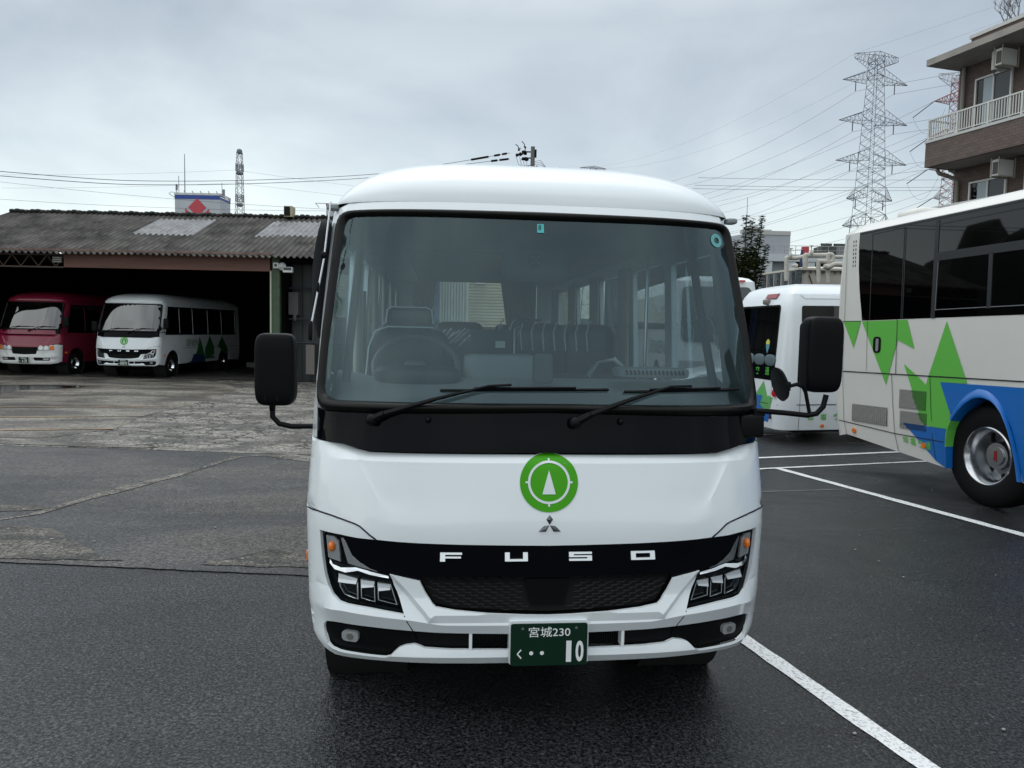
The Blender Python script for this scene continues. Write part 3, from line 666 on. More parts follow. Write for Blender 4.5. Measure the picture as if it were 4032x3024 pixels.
    # panel gaps on the face
    for s_ in (-1, 1):
        m = MB()
        if new:
            m.patch([(s_ * x, z) for x, z in ribbon([(.599, .604), (.566, .531)], .004)][::s_], BUMP, .0012, .003, step=.03); m.build('bumper_gap', SEAM, T)
    if new:
        sq_ = [(1.036, 1.006)] + hs[:8]
        for s_ in (-1, 1): m = MB(); m.patch([(s_ * x, z) for x, z in ribbon(sq_, .006)], FS, .0025, .003, step=.03); m.build('hood_gap', SEAM, T)
    if not interior: return T
    # ------------------------------------------------ cabin
    m = MB()
    G = []
    for (u, z) in ((.0, 1.46), (.25, 1.475), (.6, 1.50), (.9, 1.545), (1.0, 1.55), (1.02, 1.53), (1.02, 1.0)):
        row = []
        for k in range(25):
            x = -.965 + 1.93 * k / 24; yf = F_(x * .96, 1.47) + .02; yb = .72 + .06 * (1 - (x / .97) ** 2) - .12 * (abs(x) > 2)
            row.append(Vc((x, yf + (max(yb, yf + .1) - yf) * u, z + (.03 * smooth((abs(x) - .8) / .15) if 1.4 < z and u > .5 else 0))))
        G.append(row)
    m.grid(G); da = m.build('dashboard', GINT, T, sharp=50)
    m = MB(); m.sq((-.57, .70, 1.56), (.44, .26, .10), .6, 24, 12); m.build('instrument_hood', DINT, da)
    m = MB(); m.sq((-.14, .86, 1.60), (.40, .25, .14), .3, 24, 12); m.build('centre_console', GINT, da)
    m = MB(); m.sq((.57, .52, 1.60), (.36, .18, .05), .3, 24, 12); sb = m.build('dash_box', GINT, da)
    m = MB()
    for k in range(15): m.box((.43 + k * .02, .4285, 1.604), (.008, .012, .022), Mx.Rotation(R(-18), 3, 'Y'))
    m.build('dash_box_slots', DEEP, sb)
    m = MB(); m.sq((.031, .50, 1.612), (.098, .05, .15), .3, 20, 10); m.lathe([(.0, -.004), (.009, -.004), (.009, 0)], 12, Mx.Translation((.02, .473, 1.655)), 'Y'); m.build('card_reader', mat('grey_plastic', (.10, .11, .115), .5), da)
    m = MB(); m.box((-.20, .78, 1.735), (.215, .02, .12), Mx.Rotation(R(8), 3, 'X')); m.box((-.20, .80, 1.66), (.03, .03, .07)); mo = m.build('monitor', DINT, da, bevel=.005)
    m = MB(); m.box((-.155, .765, 1.72), (.05, .006, .035)); m.build('monitor_label', mat('label_grey', (.35, .37, .37), .5), mo)
    # steering wheel
    Mw = Mx.Translation((-.585, .80, 1.60)) @ Mx.Rotation(R(-48), 4, 'X')
    m = MB(); n = 40
    ring = [Mw @ Vc((.215 * cos(2 * pi * k / n), 0, .215 * sin(2 * pi * k / n))) for k in range(n + 1)]
    m.tube(ring, .015, 8, cap=False); m.tube([Mw @ Vc((-.2, 0, -.02)), Mw @ Vc((.2, 0, -.02))], .014, 6); m.tube([Mw @ Vc((0, 0, 0)), Mw @ Vc((0, 0, -.2))], .014, 6)
    m.sq(tuple(Mw @ Vc((0, .01, -.02))), (.13, .10, .10), .5, 16, 8); m.build('steering_wheel', mat('wheel_grey', (.10, .11, .115), .45), T)
    # seats
    def seat(x, y, wd, top, head=True, m_=SEATM):
        m = MB(); m.sq((x, y + .05, top - .42), (wd, .13, .84 if head else .8), .32, 28, 14); m.sq((x, y - .22, top - .82), (wd, .5, .15), .35, 24, 10)
        o = m.build('passenger_seat' if not head else 'driver_seat', m_, T)
        if head:
            m = MB(); m.sq((x, y + .05, top + .06), (wd * .58, .09, .13), .35, 24, 12); m.tube([(x - .06, y + .05, top - .05), (x - .06, y + .05, top + .04)], .007, 6); m.tube([(x + .06, y + .05, top - .05), (x + .06, y + .05, top + .04)], .007, 6); m.build('headrest', m_, o)
        return o
    seat(-.64, 1.36, .50, 1.79)
    PL = mat('clear_plastic_edge', (.70, .78, .78), .25)
    m = MB(); m.tube([(-.885, 1.29, 1.50), (-.868, 1.29, 1.68), (-.83, 1.29, 1.775), (-.76, 1.29, 1.80), (-.50, 1.29, 1.80)], .005, 5)
    m.tube([(-.775, 1.33, 1.82), (-.765, 1.33, 1.90), (-.74, 1.33, 1.915), (-.54, 1.33, 1.915), (-.51, 1.33, 1.90), (-.50, 1.33, 1.82)], .005, 5); m.build('seat_wrap_edge', PL, T)
    rs_ = random.Random(12)
    for k in range(9):
        x = -.52 + k * .035; m = MB(); a0 = rs_.uniform(.2, .6); m.tube([(x, 2.62, 1.62 + rs_.uniform(0, .1)), (x + .10 + .04 * a0, 2.62, 1.75 + .1 * a0)], [.002, .006], 4); m.build('wrap_fold', PL, T)
    for k in range(9):
        x = .0 + .085 * k; m = MB(); m.tube([(x, 2.64, 1.64), (x - .012, 2.635, 1.78), (x + .01, 2.66, 1.85), (x + .035, 2.68, 1.872)], .0045, 4); m.build('wrap_fold', PL, T)
    for r_ in range(4):
        y = 2.75 + r_ * .82
        for x in (-.72, -.30, .34, .74): seat(x, y, .40, 1.87 if r_ else 1.87, False)
    m = MB(); m.sq((.52, 2.2, 1.25), (.9, .05, .5), .2, 24, 10); m.build('partition', DINT, T)
    m = MB(); m.tube([(.10, 2.5, 1.2), (.10, 2.5, 1.80), (.18, 2.5, 1.87), (.30, 2.5, 1.87)], .010, 8); m.tube([(.32, .80, 1.56), (.36, .78, 1.64), (.44, .76, 1.655), (.5, .78, 1.60)], .016, 8); m.tube([(.86, 1.66, .7), (.86, 1.66, 2.3)], .012, 8); m.build('grab_rail', STEEL, T)
    # curtains
    def curtain(x, y0, y1, z0, z1, pinch=.0, mt=CURT):
        m = MB(); G = []
        for j in range(9):
            z = z0 + (z1 - z0) * j / 8; row = []
            for k in range(49):
                t = k / 48; kk = 1 - pinch * (1 - j / 8) ** .6; y = y0 + (y1 - y0) * t * kk
                row.append(Vc((x + .02 * sin(t * pi * 16), y, z)))
            G.append(row)
        m.grid(G); m.build('curtain', mt, T, sharp=0)
    for s_ in (-1, 1):
        curtain(s_ * .93, 2.46, 2.70, 1.4, 2.27, .2); curtain(s_ * .93, 3.5, 3.8, 1.4, 2.27, .2); curtain(s_ * .93, 4.6, 4.95, 1.4, 2.27, .2); curtain(s_ * .93, 5.7, 6.1, 1.4, 2.27, .2)
    curtain(-.91, 1.0, 1.2, 1.5, 2.2, .3, mat('pale_curtain', (.42, .42, .36), .9))
    m = MB()   # rear window curtains, drawn to the sides
    for s_, x0, x1 in ((1, .30, .74), (-1, .47, .76)):
        G = []
        for j in range(9):
            z = 1.5 + .89 * j / 8; row = []
            for k in range(25):
                t = k / 24; a = x0 + (1 - (j / 8)) * .13; row.append(Vc((s_ * (a + (x1 - a) * t), L - .09 + .015 * sin(t * 30), z)))
            G.append(row)
        m.grid(G)
    m.build('rear_curtain', mat('dark_curtain', (.07, .07, .068), .9), T, sharp=0)
    # overhead mirror housing / camera
    m = MB(); m.sq((-.0, .66, 2.12), (.33, .07, .17), .5, 28, 14); ob = m.build('overhead_mirror', mat('mirror_housing', (.09, .095, .10), .4), T)
    m = MB(); m.lathe([(.0, -.006), (.032, -.006), (.036, 0)], 20, Mx.Translation((.0, .624, 2.145)), 'Y'); lens = m.build('interior_camera', DINT, ob)
    m = MB()
    for a in range(4): m.sq((.022 * cos(a * pi / 2 + .78), .616, 2.145 + .022 * sin(a * pi / 2 + .78)), (.006, .004, .006), 1, 8, 6)
    m.build('camera_led', mat('led_white', (.8, .8, .8), .3), ob)
    m = MB(); m.b2((-.9, .95, 2.22), (.9, 1.02, 2.42)); m.b2((-.95, 1.0, 2.34), (-.70, L - .15, 2.37)); m.b2((.95, 1.0, 2.34), (.70, L - .15, 2.37)); m.build('overhead_shelf', mat('shelf_grey', (.16, .17, .175), .6), T)
    for s_ in (-1, 1):
        m = MB(); m.tube([(s_ * .915, .56, 1.52), (s_ * .90, .72, 1.85), (s_ * .87, .88, 2.28)], .021, 10); m.build('inner_pillar', mat('pillar_grey', (.10, .105, .11), .6), T)
    m = MB(); m.tube([(-.90, 1.3, 2.0), (-.90, 1.32, 1.6), (-.87, 1.3, 1.3)], .018, 6); m.build('seat_belt', DINT, T)
    return T

TH = .10178859
main = minibus('large white minibus in the foreground with round green logo on its face', (.16711, 3.22, 0), TH,
               ('宮城230', ('く', [(.072, '1', .022), (.112, '0', .034)], (-.075, -.03))), None, new=True)

# ================================================================= GROUND
def asphalt(name, c1, c2, rough, blotch, bscale=90, c3=None, crack=0, rv=.1, spec=.45, big=.35, ctr=(.2, 2.2), xg=None, bd=.010, grain=(.55, 1.45)):
    m = bpy.data.materials.new(name); m.use_nodes = True; t = m.node_tree; b = t.nodes['Principled BSDF']
    b.inputs['Specular IOR Level'].default_value = spec
    tcn = t.nodes.new('ShaderNodeTexCoord'); src = tcn.outputs['Object']
    def nz_(sc_, det=3, rr=.6, dist=0., st=None):
        n = t.nodes.new('ShaderNodeTexNoise'); n.inputs['Scale'].default_value = sc_; n.inputs['Detail'].default_value = det; n.inputs['Roughness'].default_value = rr; n.inputs['Distortion'].default_value = dist
        if st:
            q = t.nodes.new('ShaderNodeMapping'); q.inputs['Scale'].default_value = st; t.links.new(src, q.inputs[0]); t.links.new(q.outputs[0], n.inputs['Vector'])
        else: t.links.new(src, n.inputs['Vector'])
        return n
    fine = nz_(bscale, 2, .7); mid = nz_(bscale * .35, 2, .6); bl = nz_(big, 5, .6, .6, (1, 2.0, 1))
    r1 = t.nodes.new('ShaderNodeValToRGB'); r1.color_ramp.elements[0].position = .36; r1.color_ramp.elements[1].position = .66
    r1.color_ramp.elements[0].color = (*[x * ctr[0] for x in c1], 1); r1.color_ramp.elements[1].color = (*[x * ctr[1] for x in c1], 1); t.links.new(fine.outputs[0], r1.inputs[0])
    r2 = t.nodes.new('ShaderNodeValToRGB'); r2.color_ramp.elements[0].position = .36; r2.color_ramp.elements[1].position = .66
    r2.color_ramp.elements[0].color = (*[x * ctr[0] for x in c2], 1); r2.color_ramp.elements[1].color = (*[x * ctr[1] for x in c2], 1); t.links.new(fine.outputs[0], r2.inputs[0])
    rb = t.nodes.new('ShaderNodeMapRange'); rb.inputs[1].default_value = .5 - blotch; rb.inputs[2].default_value = .5 + blotch; t.links.new(bl.outputs[0], rb.inputs[0])
    mx = t.nodes.new('ShaderNodeMix'); mx.data_type = 'RGBA'; t.links.new(rb.outputs[0], mx.inputs[0]); t.links.new(r1.outputs[0], mx.inputs[6]); t.links.new(r2.outputs[0], mx.inputs[7])
    col = mx.outputs[2]
    vf = t.nodes.new('ShaderNodeTexVoronoi'); vf.inputs['Scale'].default_value = bscale * 1.7; t.links.new(src, vf.inputs['Vector'])
    vs_ = t.nodes.new('ShaderNodeSeparateColor'); t.links.new(vf.outputs['Color'], vs_.inputs[0])
    vr = t.nodes.new('ShaderNodeMapRange'); vr.inputs[3].default_value = grain[0]; vr.inputs[4].default_value = grain[1]; t.links.new(vs_.outputs[0], vr.inputs[0])
    mv = t.nodes.new('ShaderNodeMix'); mv.data_type = 'RGBA'; mv.blend_type = 'MULTIPLY'; mv.inputs[0].default_value = 1; t.links.new(col, mv.inputs[6]); t.links.new(vr.outputs[0], mv.inputs[7]); col = mv.outputs[2]
    if xg:  # left side painted lighter, standing in for the wet film's sky sheen
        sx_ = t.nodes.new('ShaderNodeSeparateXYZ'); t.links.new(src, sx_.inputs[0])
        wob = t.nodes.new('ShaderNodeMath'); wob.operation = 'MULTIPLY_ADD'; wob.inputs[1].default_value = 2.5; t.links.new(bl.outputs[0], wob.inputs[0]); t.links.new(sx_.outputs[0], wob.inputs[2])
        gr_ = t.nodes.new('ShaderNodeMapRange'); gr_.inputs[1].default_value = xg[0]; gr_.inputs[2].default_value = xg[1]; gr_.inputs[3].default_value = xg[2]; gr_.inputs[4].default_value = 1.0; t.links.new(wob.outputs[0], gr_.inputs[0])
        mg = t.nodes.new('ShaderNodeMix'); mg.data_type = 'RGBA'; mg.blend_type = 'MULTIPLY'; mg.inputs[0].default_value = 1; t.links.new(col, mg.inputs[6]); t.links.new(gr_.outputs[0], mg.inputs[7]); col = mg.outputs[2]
    # sparse pale aggregate
    v = t.nodes.new('ShaderNodeTexVoronoi'); v.inputs['Scale'].default_value = bscale * .7; t.links.new(src, v.inputs['Vector'])
    sp = t.nodes.new('ShaderNodeSeparateColor'); t.links.new(v.outputs['Color'], sp.inputs[0])
    g1 = t.nodes.new('ShaderNodeMath'); g1.operation = 'GREATER_THAN'; g1.inputs[1].default_value = .965; t.links.new(sp.outputs[0], g1.inputs[0])
    g2 = t.nodes.new('ShaderNodeMath'); g2.operation = 'LESS_THAN'; g2.inputs[1].default_value = .38; t.links.new(v.outputs['Distance'], g2.inputs[0])
    g3 = t.nodes.new('ShaderNodeMath'); g3.operation = 'MULTIPLY'; t.links.new(g1.outputs[0], g3.inputs[0]); t.links.new(g2.outputs[0], g3.inputs[1])
    m3 = t.nodes.new('ShaderNodeMix'); m3.data_type = 'RGBA'; t.links.new(g3.outputs[0], m3.inputs[0]); t.links.new(col, m3.inputs[6]); m3.inputs[7].default_value = (*[min(.4, x * 3.0 + .02) for x in c1], 1)
    col = m3.outputs[2]
    hgt = fine.outputs[0]
    if crack:
        vc = t.nodes.new('ShaderNodeTexVoronoi'); vc.feature = 'DISTANCE_TO_EDGE'; vc.inputs['Scale'].default_value = crack
        wv = nz_(crack * 1.3, 3); ad = t.nodes.new('ShaderNodeMix'); ad.data_type = 'VECTOR'; ad.inputs[0].default_value = .25
        t.links.new(src, ad.inputs[4]); t.links.new(wv.outputs['Color'], ad.inputs[5]); t.links.new(ad.outputs[1], vc.inputs['Vector'])
        lt = t.nodes.new('ShaderNodeMath'); lt.operation = 'LESS_THAN'; lt.inputs[1].default_value = .06; t.links.new(vc.outputs['Distance'], lt.inputs[0])
        msk = nz_(.5, 3); mr = t.nodes.new('ShaderNodeMapRange'); mr.inputs[1].default_value = .42; mr.inputs[2].default_value = .52; t.links.new(msk.outputs[0], mr.inputs[0])
        mm = t.nodes.new('ShaderNodeMath'); mm.operation = 'MULTIPLY'; t.links.new(lt.outputs[0], mm.inputs[0]); t.links.new(mr.outputs[0], mm.inputs[1])
        m4 = t.nodes.new('ShaderNodeMix'); m4.data_type = 'RGBA'; t.links.new(mm.outputs[0], m4.inputs[0]); t.links.new(col, m4.inputs[6]); m4.inputs[7].default_value = (.03, .028, .025, 1)
        col = m4.outputs[2]
    t.links.new(col, b.inputs['Base Color'])
    rr = t.nodes.new('ShaderNodeMapRange'); rr.inputs[1].default_value = .38; rr.inputs[2].default_value = .62; rr.inputs[3].default_value = rough - rv; rr.inputs[4].default_value = rough + rv
    wt = nz_(.45, 4, .55, .8, (1, 1.8, 1)); t.links.new(wt.outputs[0], rr.inputs[0]); t.links.new(rr.outputs[0], b.inputs['Roughness'])
    bp = t.nodes.new('ShaderNodeBump'); bp.inputs['Strength'].default_value = 1.; bp.inputs['Distance'].default_value = bd; t.links.new(hgt, bp.inputs['Height']); t.links.new(bp.outputs[0], b.inputs['Normal'])
    MT[name] = m; return m
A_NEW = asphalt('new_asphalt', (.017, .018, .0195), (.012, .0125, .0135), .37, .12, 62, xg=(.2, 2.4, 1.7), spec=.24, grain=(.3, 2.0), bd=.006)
A_MID = asphalt('old_patched_asphalt', (.024, .025, .027), (.055, .052, .047), .48, .09, 45, rv=.16, big=.33)
A_CRK = asphalt('cracked_asphalt', (.08, .076, .069), (.20, .188, .168), .68, .07, 22, crack=3.6, rv=.12, big=.8, ctr=(.5, 1.6), bd=.02)
A_CON = asphalt('worn_concrete', (.055, .050, .043), (.19, .175, .15), .55, .09, 20, rv=.2, big=.45, ctr=(.55, 1.5), bd=.01)
SLAB = asphalt('shed_floor', (.065, .062, .057), (.04, .038, .035), .5, .1, 30, rv=.15)
SAND = asphalt('pale_concrete_strip', (.13, .122, .107), (.055, .052, .047), .75, .08, 45, big=1.2)
SAND2 = asphalt('dry_dirt', (.085, .078, .067), (.035, .034, .032), .75, .07, 45, big=1.4)
m = MB(); n = 24
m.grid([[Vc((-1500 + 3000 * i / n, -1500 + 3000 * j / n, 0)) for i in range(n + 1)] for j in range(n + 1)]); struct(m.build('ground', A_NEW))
flat = lambda z: (lambda a, b, h=0: Vc((a, b, z + h)))
def sheet(name, P, m_, z):
    q = MB(); q.patch(P, flat(z), 0, .01, step=3.0, back=False); return struct(q.build(name, m_, sharp=0))
def jag(a, b, n, amp, seed):
    r = random.Random(seed); return [(a[0] + (b[0] - a[0]) * i / n + r.uniform(-amp, amp) * (0 < i < n), a[1] + (b[1] - a[1]) * i / n + r.uniform(-amp, amp) * (0 < i < n)) for i in range(n + 1)]
sheet('asphalt_patch', jag((-.4, 5.33), (-3.8, 5.57), 30, .012, 1) + jag((-3.8, 5.57), (-60, 6.3), 40, .02, 2) + [(-60, 12.3)] + jag((-7.25, 10.8), (-4.1, 10.59), 20, .02, 3) + jag((-4.1, 10.59), (-.5, 10.35), 20, .02, 4), A_MID, .008)
sheet('cracked_yard', [(-60, 12.3)] + jag((-7.25, 10.8), (-4.1, 10.59), 20, .02, 3) + jag((-4.1, 10.59), (3.0, 10.3), 20, .02, 4) + [(3.0, 24.8)] + jag((-6.4, 24.85), (-17.2, 25.3), 20, .05, 5) + [(-60, 26.8)], A_CRK, .0115)
sheet('concrete_apron', [(-60, 13.5), (-9.0, 11.3), (-7.0, 11.55), (-6.6, 12.7), (-7.0, 14.6), (-7.0, 17.5), (-7.5, 21), (-9.5, 24.2), (-14, 25), (-60, 27)], A_CON, .016)
sheet('shed_slab', [(-40, 24.9), (-17, 24.5), (-6.4, 24.2), (4, 24.1), (4, 40), (-40, 40)], SLAB, .03)
# pale strips where old kerb lines were ground flush
pts = [(-2.4, 10.0), (-3.2, 10.45), (-3.62, 10.35), (-3.74, 9.84), (-3.88, 8.98), (-4.10, 8.3), (-4.28, 7.5), (-4.36, 6.93), (-4.8, 6.5)]
Ls = []; Rs = []
rr_ = random.Random(5)
for i, p in enumerate(pts):
    wd = [.35, .34, .22, .10, .12, .26, .16, .10, .06][i]; Ls.append((p[0] - wd * .5, p[1] - wd * .3)); Rs.append((p[0] + wd * .5, p[1] + wd * .3))
sheet('concrete_strip', dens(Ls + Rs[::-1], .2) and [(x + rr_.uniform(-.02, .02), y + rr_.uniform(-.02, .02)) for x, y in dens(Ls + Rs[::-1], .2)], SAND, .013)
sheet('sand_streak', [(x + rr_.uniform(-.05, .05), y + rr_.uniform(-.05, .05)) for x, y in dens([(-30, 12.0), (-7.0, 10.9), (-5.2, 10.75), (-5.0, 10.85), (-6.6, 11.25), (-30, 12.8)], .5)], SAND, .020)
for P_ in ([(-4.6, 5.66), (-3.6, 5.64), (-2.9, 5.62), (-3.2, 5.8), (-3.5, 6.1), (-3.9, 6.5), (-4.6, 6.6), (-6, 6.3), (-6, 5.75)], [(-2.3, 5.6), (-1.2, 5.55), (-1.3, 5.85), (-1.9, 6.0)], [(-5.2, 7.0), (-4.4, 7.1), (-4.3, 7.25), (-5.0, 7.3), (-7, 7.2), (-7, 7.05)]):
    sheet('dirt_patch', [(x + rr_.uniform(-.05, .05), y + rr_.uniform(-.03, .03)) for x, y in dens(P_, .15)], SAND2, .0125)
# wet gutter in front of the shed
WET = mat('wet_gutter', (.012, .011, .010), .12, var=.4, vscale=2)
sheet('puddle', [(-14.5, 18.2), (-12.1, 18.0), (-12.4, 19.2), (-11.4, 20.6), (-12.6, 21.0), (-16, 20.0)], WET, .022)
sheet('gutter_channel', jag((-40, 25.6), (-6.2, 24.25), 40, .05, 8) + jag((-6.2, 24.5), (-40, 26.0), 40, .05, 9), mat('dirty_channel', (.035, .032, .028), .4, var=.5, vscale=4), .024)
# painted lines
ORG = mat('orange_paint', (.16, .125, .085), .6, col2=(.46, .24, .06), vscale=1.3)
def line(name, pts, wd, m_, z): sheet(name, [(x + rr_.uniform(-.006, .006), y + rr_.uniform(-.006, .006)) for x, y in dens(ribbon(pts, wd), .12)], m_, z)
for a, b in (((-30, 10.4), (-7.27, 16.19)), ((-30, 8.2), (-6.94, 14.41)), ((-30, 6.2), (-6.58, 12.61))):
    d = ((b[1] - a[1]) / (b[0] - a[0]))
for (x0, y0, x1, y1) in ((-10.33, 15.43, -7.27, 16.19), (-9.26, 13.82, -6.94, 14.41), (-8.17, 12.18, -6.58, 12.61)):
    k = (y1 - y0) / (x1 - x0); line('parking_line', [(x1 - 22, y1 - 22 * k), (x1, y1)], .07, ORG, .0265)
def paint_mat(name, c, c2):
    m = mat(name, c, .55, col2=c2, vscale=55, bump=.4, bscale=80, detail=6); return m
WP = paint_mat('worn_white_paint', (.30, .31, .32), (.74, .76, .77))
WP.node_tree.nodes['Color Ramp'].color_ramp.elements[0].position = .34; WP.node_tree.nodes['Color Ramp'].color_ramp.elements[1].position = .49
line('parking_line', [(.85, 6.35), (1.385, 4.47), (1.775, 3.10), (2.0, 2.3)], .105, WP, .0045)
line('parking_line', [(3.60, 10.27), (4.75, 6.97), (5.9, 3.7)], .115, WP, .0045)
line('parking_line', [(2.0, 10.53), (3.66, 11.11), (8.2, 12.69)], .09, WP, .0045)
line('parking_line', [(2.0, 9.7), (3.55, 10.25), (8.5, 11.92)], .07, WP, .0055)
line('parking_line', [(2.0, 12.95), (4.5, 13.71), (8, 14.8)], .09, WP, .0045)
line('scratched_line', [(2.2, 8.52), (3.97, 8.93)], .022, mat('faint_paint', (.16, .165, .17), .6), .0045)
m = MB(); rg = random.Random(11)
for _ in range(26):
    x = rg.uniform(1.2, 5); y = rg.uniform(3.0, 9); s_ = rg.uniform(.004, .011); m.sq((x, y, .004 + s_ * .3), (s_ * 2, s_ * 1.4, s_), .8, 6, 4)
for _ in range(60):
    x = rg.uniform(-9, -1); y = rg.uniform(3.4, 14); s_ = rg.uniform(.004, .012); m.sq((x, y, .012 + s_ * .3), (s_ * 2, s_ * 1.4, s_), .8, 6, 4)
o = m.build('loose_gravel', mat('pebble', (.3, .29, .27), .8)); o['kind'] = 'stuff'; o['label'] = 'scattered tiny pale stones on the asphalt'; o['category'] = 'gravel'

# ================================================================= SHED
SX0, SX1 = -20.5, -2.7
shed = thing('bus_shed', 'long dark open garage with corrugated slate roof on the left', 'shed', (0, 23.32, .216))
shed.scale = (.88, .88, .88)
K = .39; z_e = 4.22
ROOF = mat('weathered_slate', (.035, .034, .031), .9, col2=(.125, .12, .112), vscale=1.6, bump=.3, bscale=9, detail=9, stretch=(1, .6, 1), spec=.2)
def groove_shade(m_, lo=.35):  # shade of the corrugation valleys, painted into the sheet colour
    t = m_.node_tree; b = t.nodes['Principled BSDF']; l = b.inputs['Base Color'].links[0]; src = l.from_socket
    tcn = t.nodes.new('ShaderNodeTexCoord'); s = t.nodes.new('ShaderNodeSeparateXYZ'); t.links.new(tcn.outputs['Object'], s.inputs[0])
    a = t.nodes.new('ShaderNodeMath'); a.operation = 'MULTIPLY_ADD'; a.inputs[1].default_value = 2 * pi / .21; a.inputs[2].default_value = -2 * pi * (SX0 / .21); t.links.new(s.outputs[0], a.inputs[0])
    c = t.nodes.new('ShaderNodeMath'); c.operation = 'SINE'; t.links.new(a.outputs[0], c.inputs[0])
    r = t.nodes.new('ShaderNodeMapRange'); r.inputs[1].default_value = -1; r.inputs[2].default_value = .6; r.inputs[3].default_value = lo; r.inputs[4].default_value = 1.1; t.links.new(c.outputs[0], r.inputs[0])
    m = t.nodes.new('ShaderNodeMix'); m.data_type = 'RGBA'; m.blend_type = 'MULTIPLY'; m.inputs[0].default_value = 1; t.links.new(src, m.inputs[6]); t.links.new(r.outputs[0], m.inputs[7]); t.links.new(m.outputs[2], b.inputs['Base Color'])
groove_shade(ROOF, .22)
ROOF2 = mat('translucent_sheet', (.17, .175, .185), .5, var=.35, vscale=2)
groove_shade(ROOF2, .45)
def corr(y0, y1, x0, x1, lift, mt, name, par, pitch=.21, amp=.036):
    q = MB(); nx = int((x1 - x0) / pitch * 6); G = []
    rnd = random.Random(3)
    for yy in (y0 - .12, y1):
        G.append([Vc((x0 + (x1 - x0) * i / nx, yy, z_e + K * yy + lift + (.0 if yy == y1 else .03) + amp * sin(2 * pi * (x0 + (x1 - x0) * i / nx) / pitch) + .01 * sin(i * .037 + yy))) for i in range(nx + 1)])
    G2 = [[p - Vc((0, 0, .02)) for p in G[0]]] + G
    q.grid(G2); return q.build(name, mt, par, sharp=60)
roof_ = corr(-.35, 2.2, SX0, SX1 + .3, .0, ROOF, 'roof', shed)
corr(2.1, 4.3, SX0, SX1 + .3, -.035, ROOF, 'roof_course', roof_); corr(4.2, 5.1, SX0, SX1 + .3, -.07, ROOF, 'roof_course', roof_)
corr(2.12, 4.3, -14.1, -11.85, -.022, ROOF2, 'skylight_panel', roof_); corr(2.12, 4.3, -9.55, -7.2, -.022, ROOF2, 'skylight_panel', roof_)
q = MB(); nr = int((SX1 - SX0) / .21)
for i in range(nr):
    x = SX0 + (i + .5) * .21; q.sq((x, 5.08, z_e + K * 5.08 - .03 + .02 * sin(i * 1.7)), (.21, .42, .17), .8, 10, 6)
q.build('ridge_cap', mat('ridge_slate', (.035, .035, .032), .9, var=.5, vscale=5), roof_)
q = MB()
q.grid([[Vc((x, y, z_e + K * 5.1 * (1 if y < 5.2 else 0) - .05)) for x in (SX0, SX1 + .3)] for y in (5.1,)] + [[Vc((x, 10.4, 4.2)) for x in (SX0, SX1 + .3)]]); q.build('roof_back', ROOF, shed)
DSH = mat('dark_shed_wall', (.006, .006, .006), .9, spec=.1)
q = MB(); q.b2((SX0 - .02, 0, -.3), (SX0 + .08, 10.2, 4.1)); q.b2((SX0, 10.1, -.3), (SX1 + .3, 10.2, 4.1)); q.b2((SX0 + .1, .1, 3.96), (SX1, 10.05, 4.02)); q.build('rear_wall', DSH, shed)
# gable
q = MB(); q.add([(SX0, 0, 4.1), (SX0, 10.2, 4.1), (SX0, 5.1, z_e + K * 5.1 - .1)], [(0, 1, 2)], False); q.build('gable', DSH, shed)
BRN = mat('brown_fascia', (.14, .062, .045), .6, var=.18, vscale=1.2, stretch=(.4, 1, 3))
q = MB(); q.b2((-15.42, -.02, 3.60), (-8.36, .05, 4.10)); q.build('fascia_board', BRN, shed, bevel=.01)
q = MB(); q.b2((SX0, -.30, 4.13), (-8.2, -.2, 4.20)); q.build('eave_board', mat('rusty_eave', (.17, .10, .085), .7, var=.35, vscale=4), shed)
q = MB(); q.b2((SX0, -.02, 3.58), (-15.43, .04, 3.63)); q.b2((SX0, -.02, 4.0), (-15.43, .04, 4.06))
x = SX0
while x < -15.6:
    q.tube([(x, 0, 3.62), (x + .3, 0, 4.02)], .022, 4); q.tube([(x + .3, 0, 4.02), (x + .6, 0, 3.62)], .022, 4); x += .6
q.build('lattice_truss', mat('rusted_steel', (.075, .05, .04), .7), shed)
q = MB()
for k in range(3): q.tube([(-15.8, .0, 3.93 - k * .07), (-15.5, .0, 3.93 - k * .07)], .03, 8)
q.build('rolled_cover', mat('dirty_white', (.35, .35, .33), .7), shed)
q = MB(); q.b2((-8.36, -.03, -.3), (-8.31, .05, 3.62)); q.build('door_jamb', mat('pale_green_trim', (.38, .40, .32), .6), shed)
q = MB(); q.b2((-8.30, .0, -.3), (-8.04, .2, 4.1)); q.build('post', mat('green_steel', (.045, .075, .04), .6, var=.2, vscale=4), shed)
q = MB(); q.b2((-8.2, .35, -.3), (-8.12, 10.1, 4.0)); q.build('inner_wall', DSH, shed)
# annexe wall of dark sheets behind blue frame
SHT = mat('dark_sheet', (.045, .05, .052), .6, var=.25, vscale=2, stretch=(1, 1, .3))
q = MB(); G = []
for z in (-.3, 4.1):
    G.append([Vc((-8.0 + 5.3 * i / 180, 1.3 + (.03 if (i % 12) in (0, 1) else 0), z)) for i in range(181)])
q.grid(G); q.build('sheet_wall', SHT, shed, sharp=20)
BST = mat('blue_steel', (.012, .03, .10), .55); 
for x in (-6.75, -4.8, -2.75):
    q = MB(); q.b2((x - .07, 1.05, -.3), (x + .07, 1.2, 4.1)); q.build('blue_column', BST, shed)
q = MB()
for z in (1.15, 2.0, 3.1): q.tube([(-8.0, 1.0, z), (-2.7, 1.0, z)], .035, 6)
q.build('cross_rail', mat('dark_rail', (.03, .035, .05), .5), shed)
q = MB(); q.b2((-8.0, .9, 2.15), (-7.66, 1.2, 2.95)); q.sq((-7.78, .98, 2.08), (.12, .2, .3), .4, 10, 6); q.build('water_heater', mat('dull_grey', (.10, .105, .105), .6), shed, bevel=.01)
